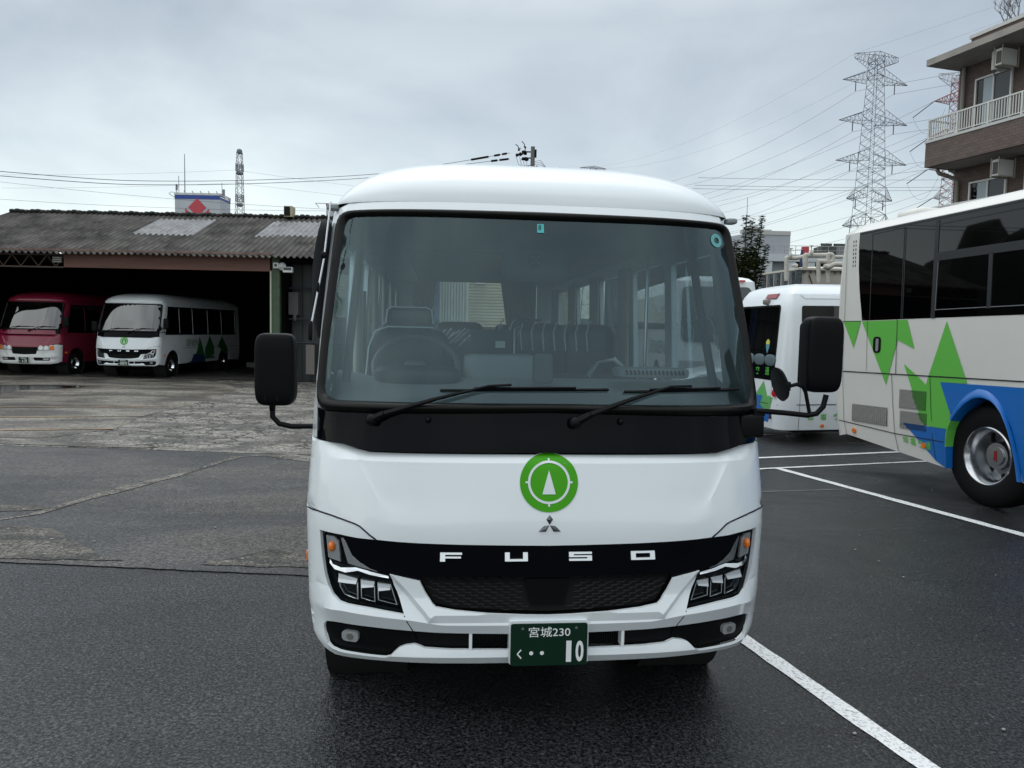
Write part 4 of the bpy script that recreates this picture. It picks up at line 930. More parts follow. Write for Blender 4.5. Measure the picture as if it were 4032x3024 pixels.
q = MB(); q.b2((-7.35, .8, .05), (-7.05, .9, 1.1)); q.build('scrap_board', mat('scrap', (.16, .15, .14), .7), shed)
q = MB(); q.tube([(-6.8, .7, .5), (-6.35, .7, .08)], .03, 4); q.build('leaning_batten', mat('white_wood', (.55, .56, .55), .6), shed)
# lamps at the post
LW = mat('lamp_white', (.62, .64, .64), .4)
q = MB(); q.sq((-8.12, -.12, 3.80), (.19, .1, .2), .3, 16, 8); fl = tag(q.build('flood_light', LW), 'small square white floodlight fixed at the shed corner post', 'floodlight'); fl.location = (0, 23.32, .216); fl.scale = (.88, .88, .88)
q = MB(); q.box((-8.12, -.18, 3.8), (.09, .01, .09)); q.build('lens', DGLASS, fl)
q = MB(); q.lathe([(0, -.3), (.10, -.19), (.135, -.14), (.13, -.1), (.0, -.06)], 24, Mx.Translation((-7.91, 0, 3.77)), 'Y'); sl = tag(q.build('spot_lamp', LW), 'round white spotlight between the two square lamps at the shed post', 'spotlight'); sl.location = (0, 23.32, .216); sl.scale = (.88, .88, .88)
q = MB()
for a in range(3): q.box((-7.91 + .05 * cos(a * 2.09 + .5), -.2, 3.77 + .05 * sin(a * 2.09 + .5)), (.03, .02, .03))
q.build('cooling_slot', DEEP, sl)
q = MB(); q.box((-7.71, -.12, 3.66), (.33, .16, .19)); sl2 = tag(q.build('work_light', LW, bevel=.02), 'wide grey work light rightmost at the shed post under the eave', 'floodlight'); sl2.location = (0, 23.32, .216); sl2.scale = (.88, .88, .88)
q = MB(); q.box((-7.71, -.21, 3.69), (.26, .01, .09)); q.build('lens', DGLASS, sl2)
q = MB(); q.box((-9.1, 4.85, 6.32), (.32, .5, .42)); vb = tag(q.build('roof_vent', mat('cream_box', (.42, .39, .26), .6)), 'small box vent with dark face on the shed ridge', 'vent'); vb.location = (0, 23.32, .216); vb.scale = (.88, .88, .88)
q = MB(); q.box((-9.13, 4.59, 6.32), (.24, .02, .36)); q.build('dark_face', DEEP, vb)
# floor blocks inside
for i, (x, y) in enumerate(((-10.6, 31.5), (-9.2, 31.5))):
    q = MB(); q.box((0, 0, .1), (.55, .3, .2)); o = tag(q.build('wheel_stop', mat('block_concrete', (.3, .3, .28), .8), bevel=.01), 'concrete wheel stop on the shed floor beside the white minibus' if i == 0 else 'concrete wheel stop on the shed floor close to the green post', 'wheel stop', 'wheel stops in the shed'); o.location = (x, y, .03)
# building seen through the minibus
cb = thing('storehouse', 'low cream storehouse with ribbed sidings behind the foreground minibus', 'building', (0, 27.0, 0))
q = MB(); G = []
for z in (0, 4.2): G.append([Vc((-2.65 + 1.0 * i / 60, -.02 + .02 * sin(i * 1.05), z)) for i in range(61)])
q.grid(G); q.build('corrugated_panel', mat('pale_corrugated', (.50, .50, .46), .6, var=.15, vscale=5, stretch=(1, 1, .2)), cb)
q = MB()
for k in range(22):
    z = 1.9 + k * .105; q.box((.3, 0, z), (3.8, .06, .095), Mx.Rotation(R(-10), 3, 'X'))
q.build('siding', mat('cream_siding', (.44, .38, .27), .7, var=.12, vscale=2), cb)
q = MB(); q.b2((-2.7, .05, 0), (2.2, 6, 4.2)); q.b2((-1.6, -.03, 0), (2.2, .05, 1.85)); q.build('wall', mat('brown_wall', (.12, .075, .05), .8), cb)
q = MB(); q.b2((-1.66, -.06, 0), (-1.58, .04, 4.2)); q.b2((-2.75, -.06, 0), (-2.66, .04, 4.2)); q.build('corner_trim', mat('cream_trim', (.6, .58, .5), .6), cb)
q = MB(); q.b2((-1.35, -.12, 3.35), (-1.0, -.03, 3.6)); q.build('vent_hood', LW, cb)
q = MB(); q.b2((-2.8, -.3, 4.2), (2.3, 6.1, 4.3)); q.build('roof', mat('dark_roof', (.06, .06, .06), .8), cb)

# ================================================================= OTHER MINIBUSES IN THE SHED
DWHITE = WHITE
b2_ = minibus('white minibus with round green logo parked inside the dark garage', (-12.12, 23.98, .03), R(-3), ('宮城200', ('あ', [(-.075, '1', .02), (-.035, '1', .02), (.01, '-', .015), (.045, '7', .03), (.09, '8', .03)], ())), None, new=True, interior=False, extras=False)
b3_ = minibus('maroon minibus with cream bumper in the garage at the left edge', (-15.42, 24.3, .03), R(-3), ('宮城200', ('あ', [(-.04, '6', .035), (.03, '2', .035), (.075, '0', .035)], (-.085,))), None, new=False, paint=MAROON, low=WHITE2, interior=False, logo=False, extras=False)

# ================================================================= SHELL VEHICLES
def shellmap(x0, xe, Wd, r, zre, re, zsi, si):
    """perimeter parameter s: near side (y=0) from x0 to xe, round the end, back along the far side"""
    Ls = xe - x0 - 2 * r; Lr = Wd - 2 * r; q = pi * r / 2
    segs = [Ls, q, Lr, q, Ls, q, Lr, q]; tot = sum(segs)
    def f(s, z, off=0.):
        s = s % tot; i = 0
        while s > segs[i] + 1e-9 and i < 7: s -= segs[i]; i += 1
        a = s / r if i % 2 else 0
        if i == 0: p = (x0 + r + s, 0); n = (0, 1)
        elif i == 1: p = (xe - r + r * sin(a), -r + r * cos(a)); n = (sin(a), cos(a))
        elif i == 2: p = (xe, -r - s); n = (1, 0)
        elif i == 3: p = (xe - r + r * cos(a), -Wd + r - r * sin(a)); n = (cos(a), -sin(a))
        elif i == 4: p = (xe - r - s, -Wd); n = (0, -1)
        elif i == 5: p = (x0 + r - r * sin(a), -Wd + r - r * cos(a)); n = (-sin(a), -cos(a))
        elif i == 6: p = (x0, -Wd + r + s); n = (-1, 0)
        else: p = (x0 + r - r * cos(a), -r + r * sin(a)); n = (-cos(a), sin(a))
        return Vc((p[0] - n[0] * (interp(z, zre, re) - off), p[1] - n[1] * (interp(z, zsi, si) - off), z))
    return f, tot, segs
def shellroof(mb, f, tot, z1, ztop, n=90, cx=0, cy=0, M=8, p=.5):
    G = []
    base = [f(tot * i / n, z1) for i in range(n)]
    for j in range(M + 1):
        t = j / M; k = 1 - t * .999
        inset = 1 - (1 - k ** 1) * 1.0
        zz = z1 + (ztop - z1) * (1 - (1 - t) ** 2.6) ** p
        row = []
        for b in base:
            c = Vc((min(max(b.x, cx[0]), cx[1]), cy, 0)); v = Vc((b.x - c.x, b.y - c.y, 0)); q = (1 - t) ** 1.0
            row.append(Vc((c.x + v.x * q, c.y + v.y * q, zz)))
        G.append(row)
    mb.grid(G, close=True)

# ---- right coach
coach = thing('tour_coach', 'tall white coach with green and blue peaks on its side at the right edge', 'coach', (5.0, 8.04, 0), R(102.848))
coach.rotation_euler = (0, R(1.163), R(102.848))
f, tot, segs = shellmap(-7.0, 2.70, 2.45, .30, [.35, .56, .72, 1., 2.0, 2.5, 2.9, 3.2], [.30, .17, .10, .0, .0, .01, .08, .22], [.33, .8, 3.2], [.03, 0, 0])
sx = lambda x: x + 7.0 - .30       # side coordinate -> perimeter parameter
CS = lambda x, z, off=0.: f(sx(x), z, off)
arcP = lambda cx, cz, rx, rz, n=18: [(cx + rx * cos(pi * i / n), cz + rz * sin(pi * i / n)) for i in range(n + 1)]
m = MB()
wa = [(.50, .36)] + [(.50, .55), (.485, .70), (.44, .86), (.36, 1.0), (.25, 1.11), (.12, 1.185), (.0, 1.2), (-.13, 1.165), (-.24, 1.06), (-.335, .90), (-.39, .74), (-.43, .55), (-.455, .37)]
P = [(-6.7, .40), (-6.7, 3.2)] + [(x, 3.2) for x in (-4, -2, 0, 2.40)] + [(2.40 + segs[1] * k / 6, 3.2) for k in range(1, 7)]
P2 = [(2.40 + segs[1] * k / 6, .50) for k in range(6, -1, -1)] + [(2.254, .533), (.55, .352)] + wa + [(-.47, .36)]
m.patch(P + P2, CS, 0, .02, step=.14, extra=[(2.40 + segs[1] * k / 8, .5 + .12 * j) for k in range(1, 8) for j in range(1, 22)])
q0 = segs[0] + segs[1]; G = []
for j in range(13):
    z = .5 + (3.2 - .5) * j / 12; G.append([f(q0 + (tot - q0) * i / 60, z) for i in range(61)])
m.grid(G); shellroof(m, f, tot, 3.2, 3.42, 120, (-5.6, 1.4), -1.225, 10, .5)
CW = mat('coach_white', (.66, .655, .62), .28, coat=.4, var=.03, vscale=1.2)
cbody = m.build('body', CW, coach, sharp=40)
m = MB(); m.b2((.5, -2.3, .55), (2.2, -.15, 1.9)); m.b2((-.44, -2.3, .55), (-6.5, -.15, .9)); m.b2((-.6, -1.9, .3), (.7, -.62, 1.3)); m.build('chassis', DEEP, coach)
m = MB(); m.b2((1.7, -1.7, 3.38), (2.15, -.55, 3.50)); m.build('roof_pod', CW, coach, bevel=.05)
m = MB()
P = [(2.118, 3.193), (2.127, 3.02), (2.114, 2.714), (2.085, 2.45), (2.061, 2.312), (2.03, 2.15), (2.014, 2.045), (-6.4, 2.03), (-6.4, 3.19)]
m.patch(P, CS, .004, .004, step=.5, back=False); wb = m.build('window_band', DGLASS, coach)
m = MB()
for x in (1.865, 1.30, 1.275): m.patch([(x - .006, 2.05), (x + .006, 2.05), (x + .006, 3.15), (x - .006, 3.15)], CS, .007, .004, step=.4)
m.patch([(.76, 2.04), (.82, 2.04), (.80, 3.15), (.745, 3.15)], CS, .010, .008, step=.4)
m.patch([(-6.4, 3.095), (.745, 3.095), (.75, 3.11), (-6.4, 3.11)], CS, .010, .006, step=.5)
m.patch([(-6.4, 2.69), (.76, 2.69), (.775, 2.785), (-6.4, 2.775)], CS, .012, .008, step=.5)
m.patch([(-6.4, 3.16), (2.1, 3.165), (2.1, 3.185), (-6.4, 3.185)], CS, .012, .008, step=.5)
m.patch([(1.855, 3.135), (1.30, 3.14), (1.30, 3.148), (1.855, 3.143)], CS, .012, .008, step=.5)
for x in (.01, -1.5, -3.0, -4.5): m.patch([(x - .02, 2.12), (x + .03, 2.12), (x + .03, 2.70), (x - .02, 2.70)], CS, .012, .008, step=.5)
m.build('window_frame', mat('satin_black', (.018, .02, .022), .35), wb)
m = MB(); m.patch([(-6.4, 2.127), (.76, 2.131), (.76, 2.139), (-6.4, 2.135)], CS, .012, .006, step=.5); m.patch([(.752, 2.14), (.758, 2.14), (.742, 2.69), (.736, 2.69)], CS, .012, .006, step=.5); m.build('window_trim', mat('dull_alu', (.25, .26, .27), .4, metal=.6), wb)
m = MB()
for P in ([(2.384, 2.044), (2.028, 2.036), (2.159, 1.691)], [(2.010, 2.036), (1.193, 2.034), (1.055, 1.685), (1.343, 1.791), (1.515, 1.236)],
          [(1.218, 1.504), (.993, 1.37), (.849, 1.272), (.828, 1.344), (.578, 2.002), (.25, 1.316), (.632, 1.314), (.469, .976), (.512, .795), (.768, .795), (.905, .864), (1.073, 1.213)]): m.patch(P, CS, .006, .002, step=.2, back=False)
m.build('green_peaks', GREENL, cbody)
m = MB()
m.patch([(.632, 1.312), (-6.6, 1.311), (-6.6, .42), (-.47, .37), (-.43, .55), (-.39, .74), (-.335, .90), (-.24, 1.06), (-.13, 1.165), (0, 1.2), (.12, 1.185), (.25, 1.11), (.36, 1.0), (.465, .96)][::1], CS, .0075, .002, step=.15, back=False)
m.patch([(.504, .793), (.768, .793), (1.181, .793), (.671, .41), (.55, .36), (.502, .37)], CS, .0075, .002, step=.15, back=False)
m.build('blue_field', BLUEL, cbody)
oa = [(.525, .36), (.528, .58), (.518, .73), (.49, .88), (.455, .965)]
ob_ = [(.42, 1.08), (.33, 1.18), (.22, 1.26), (.11, 1.305), (0, 1.30), (-.12, 1.24), (-.22, 1.14), (-.30, .99), (-.37, .83), (-.43, .62), (-.475, .37)]
wa2 = wa
def flare(name, outer, inner, mt):
    m = MB(); n = 24
    def rs(P, t):
        d = [0]
        for i in range(1, len(P)): d.append(d[-1] + math.hypot(P[i][0] - P[i - 1][0], P[i][1] - P[i - 1][1]))
        return (interp(t * d[-1], d, [p[0] for p in P]), interp(t * d[-1], d, [p[1] for p in P]))
    G = []
    for j in range(9):
        k = j / 8; h = .045 * sin(min(1, k * 1.25) * pi * .5) if k < .9 else .045 - (k - .9) * .5; row = []
        for i in range(n + 1):
            a = rs(outer, i / n); b = rs(inner, i / n); row.append(CS(a[0] + (b[0] - a[0]) * min(1, k * 1.02), a[1] + (b[1] - a[1]) * min(1, k * 1.02), .004 + h))
        G.append(row)
    G.append([p - Vc((0, .16, 0)) for p in G[-1]])
    m.grid(G); return m.build(name, mt, cbody, sharp=60)
iA = [p for p in wa if p[0] > .4 and p[1] < .9]
flare('arch_flare', oa[1:], [(.478, .60), (.472, .68), (.45, .80), (.41, .89)], GREENL); flare('arch_flare', [(.525, .355), (.528, .57), (.528, .58)], [(.478, .357), (.48, .58), (.478, .60)], BLUEL)
flare('arch_flare', [(.455, .965)] + [(x * .965, .2 + (z - .2) * .97) for x, z in ob_], [(.41, .89), (.345, .98), (.24, 1.085), (.12, 1.16), (.0, 1.175), (-.125, 1.14), (-.23, 1.04), (-.32, .885), (-.375, .73), (-.415, .55), (-.437, .37)], BLUEL)
m = MB(); G = []
for yy in (.0, -.65): G.append([Vc((x + (.012 if x > 0 else -.012), yy - .02, z + .01)) for x, z in wa])
m.grid(G); m.build('wheel_well', DEEP, coach)
def seam(P, wd=.009, o=.010): m.patch(ribbon(P, wd), CS, o, .003, step=.3, back=False)
m = MB(); seam([(2.38, 2.05), (2.36, 1.4), (2.30, .71), (2.25, .535)], .006); seam([(1.90, 2.04), (1.885, 1.39)], .006); seam([(1.358, 2.04), (1.35, 1.376)]); seam([(1.42, 1.376), (1.335, .66), (1.27, .43)], .007); seam([(.79, 1.376), (.72, .66), (.67, .42)], .007)
seam([(2.70, 1.374), (2.342, 1.373), (-6.6, 1.375)], .014); seam([(2.75, .72), (2.41, .707), (1.34, .648), (.55, .64)], .010)
seam([(2.36, 2.05), (2.36, 3.12), (2.3, 3.18)], .006); seam([(-3.0, 1.37), (-3.0, .42)]); seam([(-1.6, 1.37), (-1.6, .42)]); seam([(2.02, 2.038), (2.40, 2.046), (2.8, 2.05)], .008)
m.build('panel_gaps', SEAM, cbody)
GRL = mat('vent_mesh', (.012, .012, .014), .5)
for (xa, za, xb, zb) in ((1.47, .725, 2.138, .951), (.834, .97, 1.27, 1.194), (.815, .727, 1.25, .937)):
    m = MB(); m.patch([(xa, za), (xb, za), (xb, zb), (xa, zb)], CS, .009, .003, step=.15, back=False); g = m.build('vent_grille', GRL, coach)
    bars = {}
    nrow = int((zb - za) / .0135)
    for i in range(nrow):
        z = za + (i + .5) * (zb - za) / nrow; x = xa + .012 + (.0 if i % 2 else .012)
        # louvre strips take the livery colour behind them
        m2 = MB()
        segL = []
        bars.setdefault(0, MB())
        def colr(x, z):
            if inside((x, z), [(1.18, .793), (.67, .41), (.5, .4), (.5, .793)]): return 2
            if inside((x, z), [(1.073, 1.213), (.905, .864), (.81, .79), (.5, .79), (.5, 1.3), (1.0, 1.37), (1.218, 1.504)]): return 1
            return 0
        xx = xa + .004
        while xx < xb - .006:
            c = colr(xx, z); bars.setdefault(c, MB()); bars[c].patch([(xx, z - .0022), (xx + .03, z - .0022), (xx + .03, z + .0022), (xx, z + .0022)], CS, .012, .002, step=1, back=False)
            xx += .036
        for c in list(bars): pass
        xx = xa + (.004 if i % 2 else .022)
        while xx < xb - .004:
            c = colr(xx, z); bars.setdefault(c, MB()); bars[c].patch([(xx, z - .0068), (xx + .005, z - .0068), (xx + .005, z + .0068), (xx, z + .0068)], CS, .012, .002, step=1, back=False); xx += .036
    for c, b in bars.items():
        if b.v: b.build('slats', [CW, GREENL, BLUEL][c], g, sharp=0)
m = MB(); m.patch(rrect(1.633, 1.63, 1.774, 1.834, .05), CS, .012, .012, step=.05); h_ = m.build('door_handle', BLACK, coach)
m = MB(); m.patch(rrect(1.67, 1.65, 1.715, 1.81, .02), CS, .020, .012, step=.05); m.build('latch', mat('latch_grey', (.25, .25, .27), .3), h_)
m = MB()
for k in range(7):
    for xx in (2.235, 2.19): m.patch(rrect(xx - .008, 3.09 - k * .053 - .016, xx + .008, 3.09 - k * .053 + .016, .007), CS, .003, .002, step=.1, back=False)
m.build('air_slots', DEEP, cbody)
for (x, z) in ((2.094, .597), (.853, .562), (-2.3, .58)):
    m = MB(); m.patch(circ(x, z, .034, 16), CS, .02, .02, step=.04); m.build('side_marker', AMBER, coach)
tf = lambda a, b, h: CS(-a, b, .011)
for i, ch in enumerate('仙塩交通'):
    xx = 1.195 - i * .122; zz = .604 - i * .012
    text('side_lettering', ch, GREENL, cbody, (-xx, zz - .045, -xx + .085, zz + .045), tf, bold=.02)
wheel('wheel', TYRE, coach, (0, 0, 0), 1, .545, .28, .315, .24, holes=8)
for ch in [c for c in coach.children if c.name.startswith('wheel') and 'well' not in c.name][-1].children:
    if ch.name.startswith('rim'): ch.data.materials[0] = mat('polished_alloy', (.45, .46, .48), .2, metal=1., var=.15, vscale=6)
wo = [c for c in coach.children if c.name.startswith('wheel') and 'well' not in c.name][-1]
wo.rotation_euler = (0, 0, R(90)); wo.location = (.03, -.06, .555)
m = MB(); m.lathe([(.10, .0), (.10, .012), (.0, .014)], 24, Mx.Translation((-.135, 0, 0)))
m.build('hub_cap', mat('hub_steel', (.4, .42, .44), .2, metal=1.), wo)
m = MB(); m.box((-.118, -.012, .0), (.004, .012, .10)); m.box((-.118, .012, .0), (.004, .012, .12)); m.box((-.118, 0, .0), (.004, .035, .015)); m.build('hub_logo', RED, wo)
w2_ = copy_tree(wo, coach); w2_.location = (.03, -2.38, .555); w2_.rotation_euler = (0, 0, R(-90))

# ---- rear view small bus behind
sb_ = thing('small_bus', 'white small bus seen from its rear corner beside the foreground windscreen', 'minibus', (4.47, 12.72, 0), R(188))
sb_.rotation_euler = (0, R(1.0), R(188))
f, tot, segs = shellmap(-6.4, 0, 2.05, .24, [.15, .4, .62, 1.3, 2.3, 2.5], [.02, .0, -.02, .02, .10, .22], [.2, .6, 1.3, 2.3, 2.5], [.04, .0, .01, .04, .10])
fl_ = segs[0]; BS = lambda x, z, off=0., f=f, L0=6.4 - .24: f(x + L0, z, off)      # x<=-.24 on side
RS = lambda t, z, off=0., f=f, s0=segs[0] + segs[1]: f(s0 + t - .24, z, off)         # t: distance from the corner along the rear
m = MB(); G = []
for j in range(15):
    z = .20 + (2.48 - .20) * j / 14; G.append([f(tot * i / 150, z) for i in range(150)])
m.grid(G, close=True); shellroof(m, f, tot, 2.48, 2.68, 150, (-5.6, -.8), -1.025, 10, .5); body = m.build('body', WHITE, sb_, sharp=40)
m = MB(); m.b2((-6.2, -1.9, .15), (-.3, -.15, .5)); m.build('chassis', DEEP, sb_)
m = MB(); m.patch(rrect(.27, 1.33, 1.85, 2.27, .05), RS, .004, .004, step=.3, back=False); rwg = m.build('rear_window', DGLASS, sb_)
m = MB(); m.patch(rrect(.24, 1.02, 1.88, 1.32, .02), RS, .004, .004, step=.3, back=False); m.build('lower_panel', BGLOSS, sb_)
m = MB(); m.patch(rrect(.24, 1.31, 1.88, 2.30, .06), RS, .008, .006, holes=[rrect(.27, 1.34, 1.85, 2.265, .05)], step=.3); m.build('window_seal', RUBBER, rwg)
for i, ch in enumerate('通交塩仙'):
    t0 = .42 + i * .36
    text('rear_lettering', ch, mat('bright_green', (.06, .33, .04), .5), sb_, (-t0 - .15, 1.10, -t0, 1.24), lambda a, b, h: RS(-a, b, .008), bold=.02)
m = MB()
for i in range(4): m.sq(tuple(RS(.42 + i * .40, 1.36, -.06)), (.05, .40, .20), .8, 14, 8)
m.build('seat_cover', mat('seat_cover', (.09, .13, .15), .8), sb_)
for ch in [c for c in sb_.children if c.name.startswith('seat_cover')]: ch.location.x = .065
m = MB(); P = [(-.62, 1.68), (-.56, 1.72), (-.50, 1.68), (-.50, 1.58), (-.56, 1.47), (-.62, 1.58)]
m.patch([(-a, b) for a, b in P], RS, .010, .003, step=.1); st_ = m.build('window_sticker', mat('sticker_blue', (.08, .28, .35), .5), rwg)
m = MB(); m.patch([(.62, 1.68), (.56, 1.72), (.50, 1.68), (.50, 1.63), (.62, 1.63)], RS, .013, .003, step=.1); m.build('sticker_top', mat('sticker_yellow', (.65, .6, .12), .5), st_)
m = MB(); m.patch([(.60, 1.00), (1.0, .62), (.85, .5), (.35, .5), (.15, .86), (.42, .74)], RS, .003, .002, step=.2, back=False)
m.build('green_peaks', mat('pale_livery_green', (.12, .40, .12), .4), sb_)
m = MB(); m.patch([(.90, .74), (.62, .74), (.56, .50), (.30, .50), (.42, .30), (.95, .30)], RS, .005, .002, step=.2, back=False); m.patch([(1.9, .74), (.62, .74), (.70, .30), (1.9, .30)], RS, .006, .002, step=.2, back=False); m.build('blue_field', BLUEL, sb_)
for z, mt in ((.82, RED), (1.02, AMBER)):
    m = MB(); m.patch(circ(.17, z, .085, 20), RS, .012, .014, step=.1); ri = m.build('tail_lamp' if z < .9 else 'turn_lamp', WHITE, sb_)
    m = MB(); m.patch(circ(.17, z, .068, 20), RS, .024, .014, step=.1); m.build('lens', mt, ri)
m = MB(); m.patch([(.52, 2.42), (.92, 2.42), (.92, 2.5), (.52, 2.5)], RS, .03, .04, step=.2); m.build('high_brake_lamp', mat('dull_red', (.25, .05, .05), .3), sb_)
m = MB(); m.sq(tuple(RS(.75, 2.36, .05)), (.12, .10, .10), .6, 12, 8); m.build('reversing_camera', mat('grey_unit', (.18, .17, .15), .5), sb_)
m = MB(); m.patch(rrect(.28, .36, .50, .46, .01), RS, .004, .004, step=.1); m.build('bumper_reflector', mat('dark_red', (.06, .01, .01), .3), sb_)
m = MB(); m.patch(rrect(-1.35, 1.33, -.36, 2.28, .03), BS, .004, .004, step=.3, back=False); m.patch(rrect(-3.0, 1.33, -1.40, 2.28, .03), BS, .004, .004, step=.3, back=False); m.patch(rrect(-5.6, 1.33, -3.05, 2.28, .03), BS, .004, .004, step=.3, back=False); m.build('side_window', DGLASS, sb_)
m = MB(); m.patch([(-6, 2.40), (-.42, 2.40), (-.36, 2.46), (-6, 2.46)], BS, .012, .01, step=.4); m.build('gutter_rib', WHITE, sb_)
m = MB()
for P, wd in (([(-6, .63), (-.3, .63)], .014), ([(-.355, 1.3), (-.355, .2)], .007)): m.patch(ribbon(P, wd), BS, .004, .002, step=.4, back=False)
m.patch(ribbon([(.1, .62), (1.9, .62)], .012), RS, .003, .002, step=.3, back=False); m.patch(ribbon([(.30, 1.02), (.30, .3)], .006), RS, .003, .002, step=.3, back=False)
m.build('panel_gaps', SEAM, body)
m = MB(); m.patch([(-.40, 1.30), (-.72, 1.30), (-.62, 1.0)], BS, .004, .002, step=.3, back=False); m.build('green_triangle', mat('pale_livery_green', (.12, .40, .12), .4), sb_)
for i, ch in enumerate('仙塩交通'):
    t0 = -.50 - i * .235
    text('side_lettering', ch, GREENL, sb_, (-t0, .37, -t0 + .11, .48), lambda a, b, h: BS(-a, b, .006), bold=.02)
m = MB(); m.patch(circ(-.78, .265, .032, 14), BS, .014, .014, step=.1); m.build('side_marker', AMBER, sb_)
for x in (-1.6, -5.3): 
    wheel('wheel', TYRE, sb_, (0, 0, 0), 1, .37, .21, .21, .1); wo2 = sb_.children[-1]; wo2.location = (x, -.03, .37); wo2.rotation_euler = (0, 0, R(90))
    w3 = copy_tree(wo2, sb_); w3.location = (x, -2.0, .37); w3.rotation_euler = (0, 0, R(-90))

# ---- coach seen through the windscreen
cc_ = thing('far_coach', 'white coach seen from behind through the foreground windscreen', 'coach', (4.57, 22.0, 0), R(90))
f, tot, segs = shellmap(0, 9.5, 2.4, .22, [.3, 1, 3.0], [0, 0, .05], [.3, 1, 3.0, 3.3], [.03, 0, 0.02, .08])
m = MB(); G = []
for j in range(12):
    z = .35 + 2.93 * j / 11; G.append([f(tot * i / 120, z) for i in range(120)])
m.grid(G, close=True); shellroof(m, f, tot, 3.28, 3.46, 120, (.8, 8.7), -1.2, 8, .5); m.build('body', WHITE, cc_, sharp=40)
BR = lambda a, b, h=0.: Vc((-.01 - h, -a, b))
m = MB(); m.patch(rrect(.22, 1.55, 2.18, 3.12, .15), BR, .035, .03, step=.4); m.build('rear_window', mat('grey_glass', (.05, .06, .065), .1), cc_)
for a in (.62, 1.9):
    m = MB(); m.patch(rrect(a - .09, 3.26, a + .09, 3.32, .02), BR, .05, .09, step=.1); m.build('marker_lamp', RED, cc_)
m = MB(); m.patch([(.3, 1.9), (9.2, 1.9), (9.2, 2.95), (.3, 2.95)], lambda a, b, h=0.: Vc((a, .012 + h, b)), 0, .02, step=1); m.build('side_window', DGLASS, cc_)
text('side_lettering', 'SENEN', mat('dark_green', (.02, .1, .03), .5), cc_, (-3.6, 1.15, -.9, 1.55), lambda a, b, h: Vc((-a, .035, b)))
m = MB(); m.patch([(.2, .6), (2.2, .6), (2.2, 1.0), (.2, 1.0)], BR, .02, .02, step=.5); m.build('rear_lower_panel', mat('grey_panel', (.4, .42, .43), .4), cc_)
for x in (2.4, 7.2):
    wheel('wheel', TYRE, cc_, (0, 0, 0), 1, .48, .25, .28, .1); wo2 = cc_.children[-1]; wo2.location = (x, .02, .48); wo2.rotation_euler = (0, 0, R(90))
    w3 = copy_tree(wo2, cc_); w3.location = (x, -2.42, .48); w3.rotation_euler = (0, 0, R(-90))
# ---- white car seen through the windscreen
car = thing('parked_car', 'white hatchback seen through the passenger side of the windscreen', 'car', (3.75, 16.6, 0), R(6))
side = [(0, .35), (.0, .62), (.08, .82), (.35, .95), (.95, 1.05), (1.55, 1.46), (1.9, 1.54), (2.9, 1.55), (3.5, 1.46), (3.85, 1.05), (3.95, .9), (3.95, .35)]
wcx = [(.72, .3), (3.2, .3)]
def csec(side, n=11, wd=1.62):
    G = []
    for j in range(n):
        t = -1 + 2 * j / (n - 1); G.append([Vc((x, .81 + t * wd / 2 * (1 - .14 * max(0, (z - .9) / .65)), z - .05 * abs(t) ** 4)) for x, z in side])
    return G
m = MB(); m.grid(csec(side))
lf = side + []
for yy in (0, 1): 
    row = csec(side)[0 if yy == 0 else -1]; m.add(row, [tuple(range(len(row)))], False)
m.build('body', WHITE, car, sharp=30)
m = MB(); m.patch([(1.12, 1.07), (1.62, 1.42), (2.3, 1.47), (2.3, 1.05)], lambda a, b, h=0.: Vc((a, .035 + .055 * (b - .9) / .3 - h, b)), .02, .02, step=.5); m.patch([(2.38, 1.05), (2.38, 1.47), (3.3, 1.42), (3.6, 1.1)], lambda a, b, h=0.: Vc((a, .035 + .055 * (b - .9) / .3 - h, b)), .02, .02, step=.5); m.build('side_window', DGLASS, car)
m = MB(); m.grid([[Vc((x - .02, .81 + t * (.70 - .1 * (z - 1)), z + .02)) for t in (-1, -.5, 0, .5, 1)] for x, z in ((1.02, 1.09), (1.28, 1.27), (1.52, 1.43))]); m.build('windscreen', DGLASS, car)
for x in (.72, 3.2):
    for yy, rz_ in ((.02, -90), (1.6, 90)):
        wheel('wheel', TYRE, car, (0, 0, 0), 1, .29, .17, .19, .05, holes=6); o = car.children[-1]; o.location = (x, yy, .29); o.rotation_euler = (0, 0, R(rz_))
m = MB(); m.sq((.06, .3, .72), (.2, .35, .14), .6, 12, 8); m.build('headlamp', CLEARL, car); m = MB(); m.sq((.06, 1.32, .72), (.2, .35, .14), .6, 12, 8); m.build('headlamp', CLEARL, car)

# ================================================================= SIGN TOWERS, MASTS
st = thing('sign_tower', 'white box sign tower with blue band and red diamond mark above the roof', 'sign', (-39.4, 90, 0))
q = MB(); q.b2((0, 0, 0), (5.25, 3.2, 16.35)); q.build('tower', mat('sign_panel', (.44, .47, .50), .5, var=.04, vscale=.5), st)
q = MB(); q.b2((-.02, -.03, 16.05), (5.27, 3.2, 16.52)); q.build('blue_band', mat('sign_blue', (.02, .06, .30), .5), st)
q = MB(); q.b2((-.05, -.06, 16.5), (5.3, 3.25, 16.75)); q.build('coping', mat('pale_metal', (.6, .62, .6), .5), st)
q = MB(); XZ = lambda a, b, h=0.: Vc((a, -.03 - h, b))
for P in ([(2.6, 16.25 - .1), (3.62, 15.1), (3.3, 14.75), (2.6, 14.0), (1.9, 14.75), (1.55, 15.1)], [(1.2, 15.0), (1.75, 14.5), (1.4, 14.1), (1.2, 14.0)], [(3.95, 14.95), (3.42, 14.5), (3.8, 14.1), (3.95, 14.0)]): q.patch(P, XZ, .02, .02, step=1)
q.build('diamond_mark', mat('sign_red', (.48, .05, .07), .5), st)
